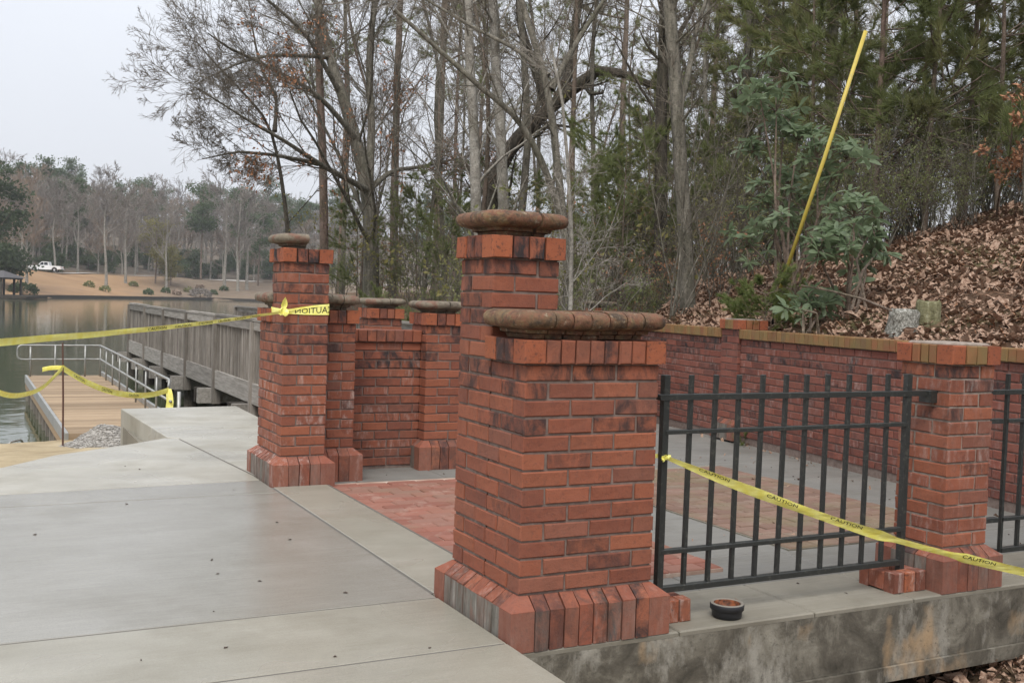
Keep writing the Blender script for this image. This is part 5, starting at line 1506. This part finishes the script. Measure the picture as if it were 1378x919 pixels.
for px, e, kd, sc, lb in ((93, 62, 2, 1.0, 'rounded dark green pine standing above the white pickup'), (268, 44, 0, 1.05, 'broad topped tall pine right of the yellow green tree'), (318, 40, 1, .95, 'tall pine between the broad topped pine and the gate pier'), (345, 30, 2, .9, 'shorter pine behind the boardwalk end')):
    place_tree('shore_pine', FP[kd], far_px(px, e), px, sc, lb, 'tree')
rr = random.Random(9)
def far_row(x0, x1, step, e, kinds, hs):
    px = x0
    while px < x1:
        kd = rr.choice(kinds); g = far_px(px + rr.uniform(-5, 5), e + rr.uniform(-9, 9)); sc = hs * rr.uniform(.62, 1.0)
        if kd < 5: place_tree('hill_tree', FB[kd], g, rr.uniform(0, 6), sc, 'leafless grey tree in the wooded hill beyond the lake', 'tree', 'bare trees on the far hill')
        elif kd < 8: place_tree('hill_pine', FP[kd - 5], g, rr.uniform(0, 6), sc, 'dark pine in the wooded hill beyond the lake', 'tree', 'pines on the far hill')
        else: place_tree('hill_evergreen', UN, g, rr.uniform(0, 6), sc * rr.uniform(.8, 1.3), 'low evergreen under the trees of the far hill', 'tree', 'low evergreens on the far hill')
        px += step * rr.uniform(.7, 1.3)
far_row(-50, 470, 9, 52, (0, 1, 2, 3, 4, 8, 8, 8), .9)
far_row(-50, 470, 16, 62, (8,), .9)
far_row(-50, 470, 12, 66, (0, 1, 3, 4, 2), .85)
far_row(-50, 470, 9, 80, (0, 1, 2, 3, 4, 5, 8), 1.0)
far_row(-50, 470, 13, 105, (0, 1, 3, 4, 5, 6, 7), 1.0)
far_row(-50, 470, 15, 150, (0, 1, 3, 5, 6, 7), 1.0)
far_row(480, 1420, 26, 50, (0, 1, 3, 5, 8), 1.0)
far_row(480, 1420, 28, 95, (0, 1, 5, 6), 1.0)
# low clipped shrub, bank shrubs
def bush(label, px, e, w, h, mat='needle_far', name='clipped_shrub', n=700):
    rng = np.random.default_rng(int(px * 10)); a = unit(rng.normal(0, 1, (n, 3))) * rng.uniform(.75, 1.0, (n, 1)); a[:, 2] = np.abs(a[:, 2])
    pos = np.sign(a) * np.abs(a) ** .75 * np.array([w / 2, w / 2, h])
    V, F = cards(rng, pos, .35, .7); g = far_px(px, e)
    t = thing(name, label, 'shrub', g)
    obj('foliage', mesh_np('foliage', V, [F], mat), t)
    MB().tube([(0, 0, -.3), (0, 0, h * .7)], [.12, .05], 6).build('stem', 'bark_brown', t)
bush('clipped round topped shrub at the water edge right of the pavilion', 29, 3, 4.2, 1.5, 'needle_dark')
bush('dark low shrub at the shore near the boardwalk end', 268, 2.5, 4.5, 1.6, 'twig_far', 'bank_shrub')
for px, e in ((118, 16), (140, 7), (178, 20), (198, 5), (221, 9), (236, 5), (252, 12), (268, 18), (285, 8), (300, 14)):
    bush('small scrubby shrub dotted along the far bank', px, e, 1.7, .9, rr.choice(('needle_far', 'needle_olive', 'twig_far_warm')), 'bank_shrub', 200)
for o in list(COL.objects):
    if o.get('label') == 'small scrubby shrub dotted along the far bank': o['group'] = 'scrub on the far bank'

# pavilion on a jetty at the left edge
pv_ = thing('dock_pavilion', 'small boat pavilion with dark roof on posts at the far left shore', 'pavilion', far_px(-6, -3), YAW * -1)
pv_.location.z = -.85
MB().box(-3.2, 2.1, -3, 3, 2.55, 2.75).build('fascia', 'roof_dark', pv_)
b = MB(); i0 = 0
b.v = [(-3.5, -3.3, 2.75), (2.5, -3.3, 2.75), (2.5, 3.3, 2.75), (-3.5, 3.3, 2.75), (-2, -.0, 3.7), (.9, 0, 3.7)]
b.f = [(0, 1, 5, 4), (1, 2, 5), (2, 3, 4, 5), (3, 0, 4), (3, 2, 1, 0)]
b.build('roof', 'roof_dark', pv_)
for x in (-2.9, -.4, 1.0, 1.9):
    for y in (-2.8, 2.8): MB().box(x - .12, x + .12, y - .12, y + .12, .3, 2.56).build('post', 'wood_dark', pv_)
MB().box(-6, 5.4, -3.2, 3.2, .05, .42).build('deck', 'wood_dark', pv_)

# ------------------------------------------------------------------ white pickup truck on the far road
g = far_px(60, 40.5)
g.z = max(float(ground_h(g.x, g.y)), 3.3) + .14
p2 = far_px(90, 40.5)
hd = math.atan2(-RIGHT.y, -RIGHT.x) + .12
tk = thing('pickup_truck', 'white four-door pickup truck parked on the road across the lake', 'truck', g, hd)
def extr(prof, y0, y1, inset=0.0):
    n = len(prof); v = [(x, y0, z) for x, z in prof] + [(x, y1, z) for x, z in prof]
    f = [tuple(range(n))[::-1], tuple(n + q for q in range(n))] + [(q, (q + 1) % n, n + (q + 1) % n, n + q) for q in range(n)]
    return v, [tuple(a[::-1]) for a in f]
def arch(cx, r=.5, z=.45): return [(cx + r * math.cos(a), z + r * math.sin(a)) for a in np.linspace(PI, 0, 7)][::-1]
low = [(-2.9, .55), (-2.9, 1.12), (-.75, 1.16), (1.25, 1.16), (2.72, 1.05), (2.92, .85), (2.92, .5)] + [(x, z) for x, z in arch(1.85)] + [(1.3, .42), (-1.2, .42)] + [(x, z) for x, z in arch(-1.75)] + [(-2.3, .5)]
v, f = extr(low, -.98, .98); body = obj('body', mesh_from('body', v, f, 'truck_white'), tk)
v, f = extr([(-.78, 1.15), (-.62, 1.86), (.55, 1.9), (1.3, 1.17)], -.86, .86); cab = obj('cab', mesh_from('cab', v, f, 'truck_white'), tk)
for s_ in (-1, 1):
    for x0, x1, sl in ((-.55, .12, 0), (.2, .98, .42)):
        v, f = extr([(x0, 1.24), (x0 + .04, 1.76), (x1 - sl, 1.78), (x1, 1.24)], s_ * .862 - .006, s_ * .862 + .006); obj('side_window', mesh_from('side_window', v, f, 'glass_dark'), cab)
    MB().box(2.6, 2.9, s_ * .8 - .14, s_ * .8 + .14, .86, 1.0).build('headlight', 'chrome', body)
    MB().box(-2.92, -2.88, s_ * .85 - .08, s_ * .85 + .08, .75, 1.05).build('tail_light', 'lamp_red', body)
    MB().box(.95, 1.05, s_ * 1.05 - .1, s_ * 1.05 + .1, 1.2, 1.38).build('mirror', 'truck_white', cab)
    for x in (-1.75, 1.85):
        w = obj('wheel', None, tk, (x, s_ * .86, .41), rot=(PI / 2, 0, 0))
        MB().lathe([(.2, -.12), (.38, -.12), (.41, -.08), (.41, .08), (.38, .12), (.2, .12)], 20).build('tyre', 'rubber', w, True)
        MB().lathe([(0, .09), (.24, .1), (.26, .125), (.26, -.125), (.24, -.1), (0, -.09)], 14).build('rim', 'chrome', w)
v, f = extr([(.66, 1.84), (1.25, 1.24), (1.27, 1.26), (.68, 1.86)], -.76, .76); obj('windshield', mesh_from('windshield', v, f, 'glass_dark'), cab)
MB().box(2.85, 3.0, -.95, .95, .45, .62).build('front_bumper', 'chrome', body)
MB().box(-3.02, -2.88, -.95, .95, .48, .62).build('rear_bumper', 'chrome', body)
MB().box(2.9, 2.935, -.55, .55, .68, .98).build('grille', 'rubber', body)
MB().box(-2.78, -.85, -.84, .84, 1.125, 1.165).build('bed_opening', 'rubber', body)

# ------------------------------------------------------------------ damp air
hz_ = MB().box(-420, 480, -60, 560, -4, 75).build('haze', None)
hm = bpy.data.materials.new('haze'); hm.use_nodes = True
hm.node_tree.nodes.clear()
ho_ = hm.node_tree.nodes.new('ShaderNodeOutputMaterial'); hv = hm.node_tree.nodes.new('ShaderNodeVolumePrincipled')
hv.inputs['Color'].default_value = (.93, .95, 1, 1); hv.inputs['Density'].default_value = .00032
hm.node_tree.links.new(hv.outputs[0], ho_.inputs['Volume'])
hz_.data.materials.clear(); hz_.data.materials.append(hm); hz_['kind'] = 'stuff'
tag(hz_, 'thin pale haze in the air over the lake', 'haze')
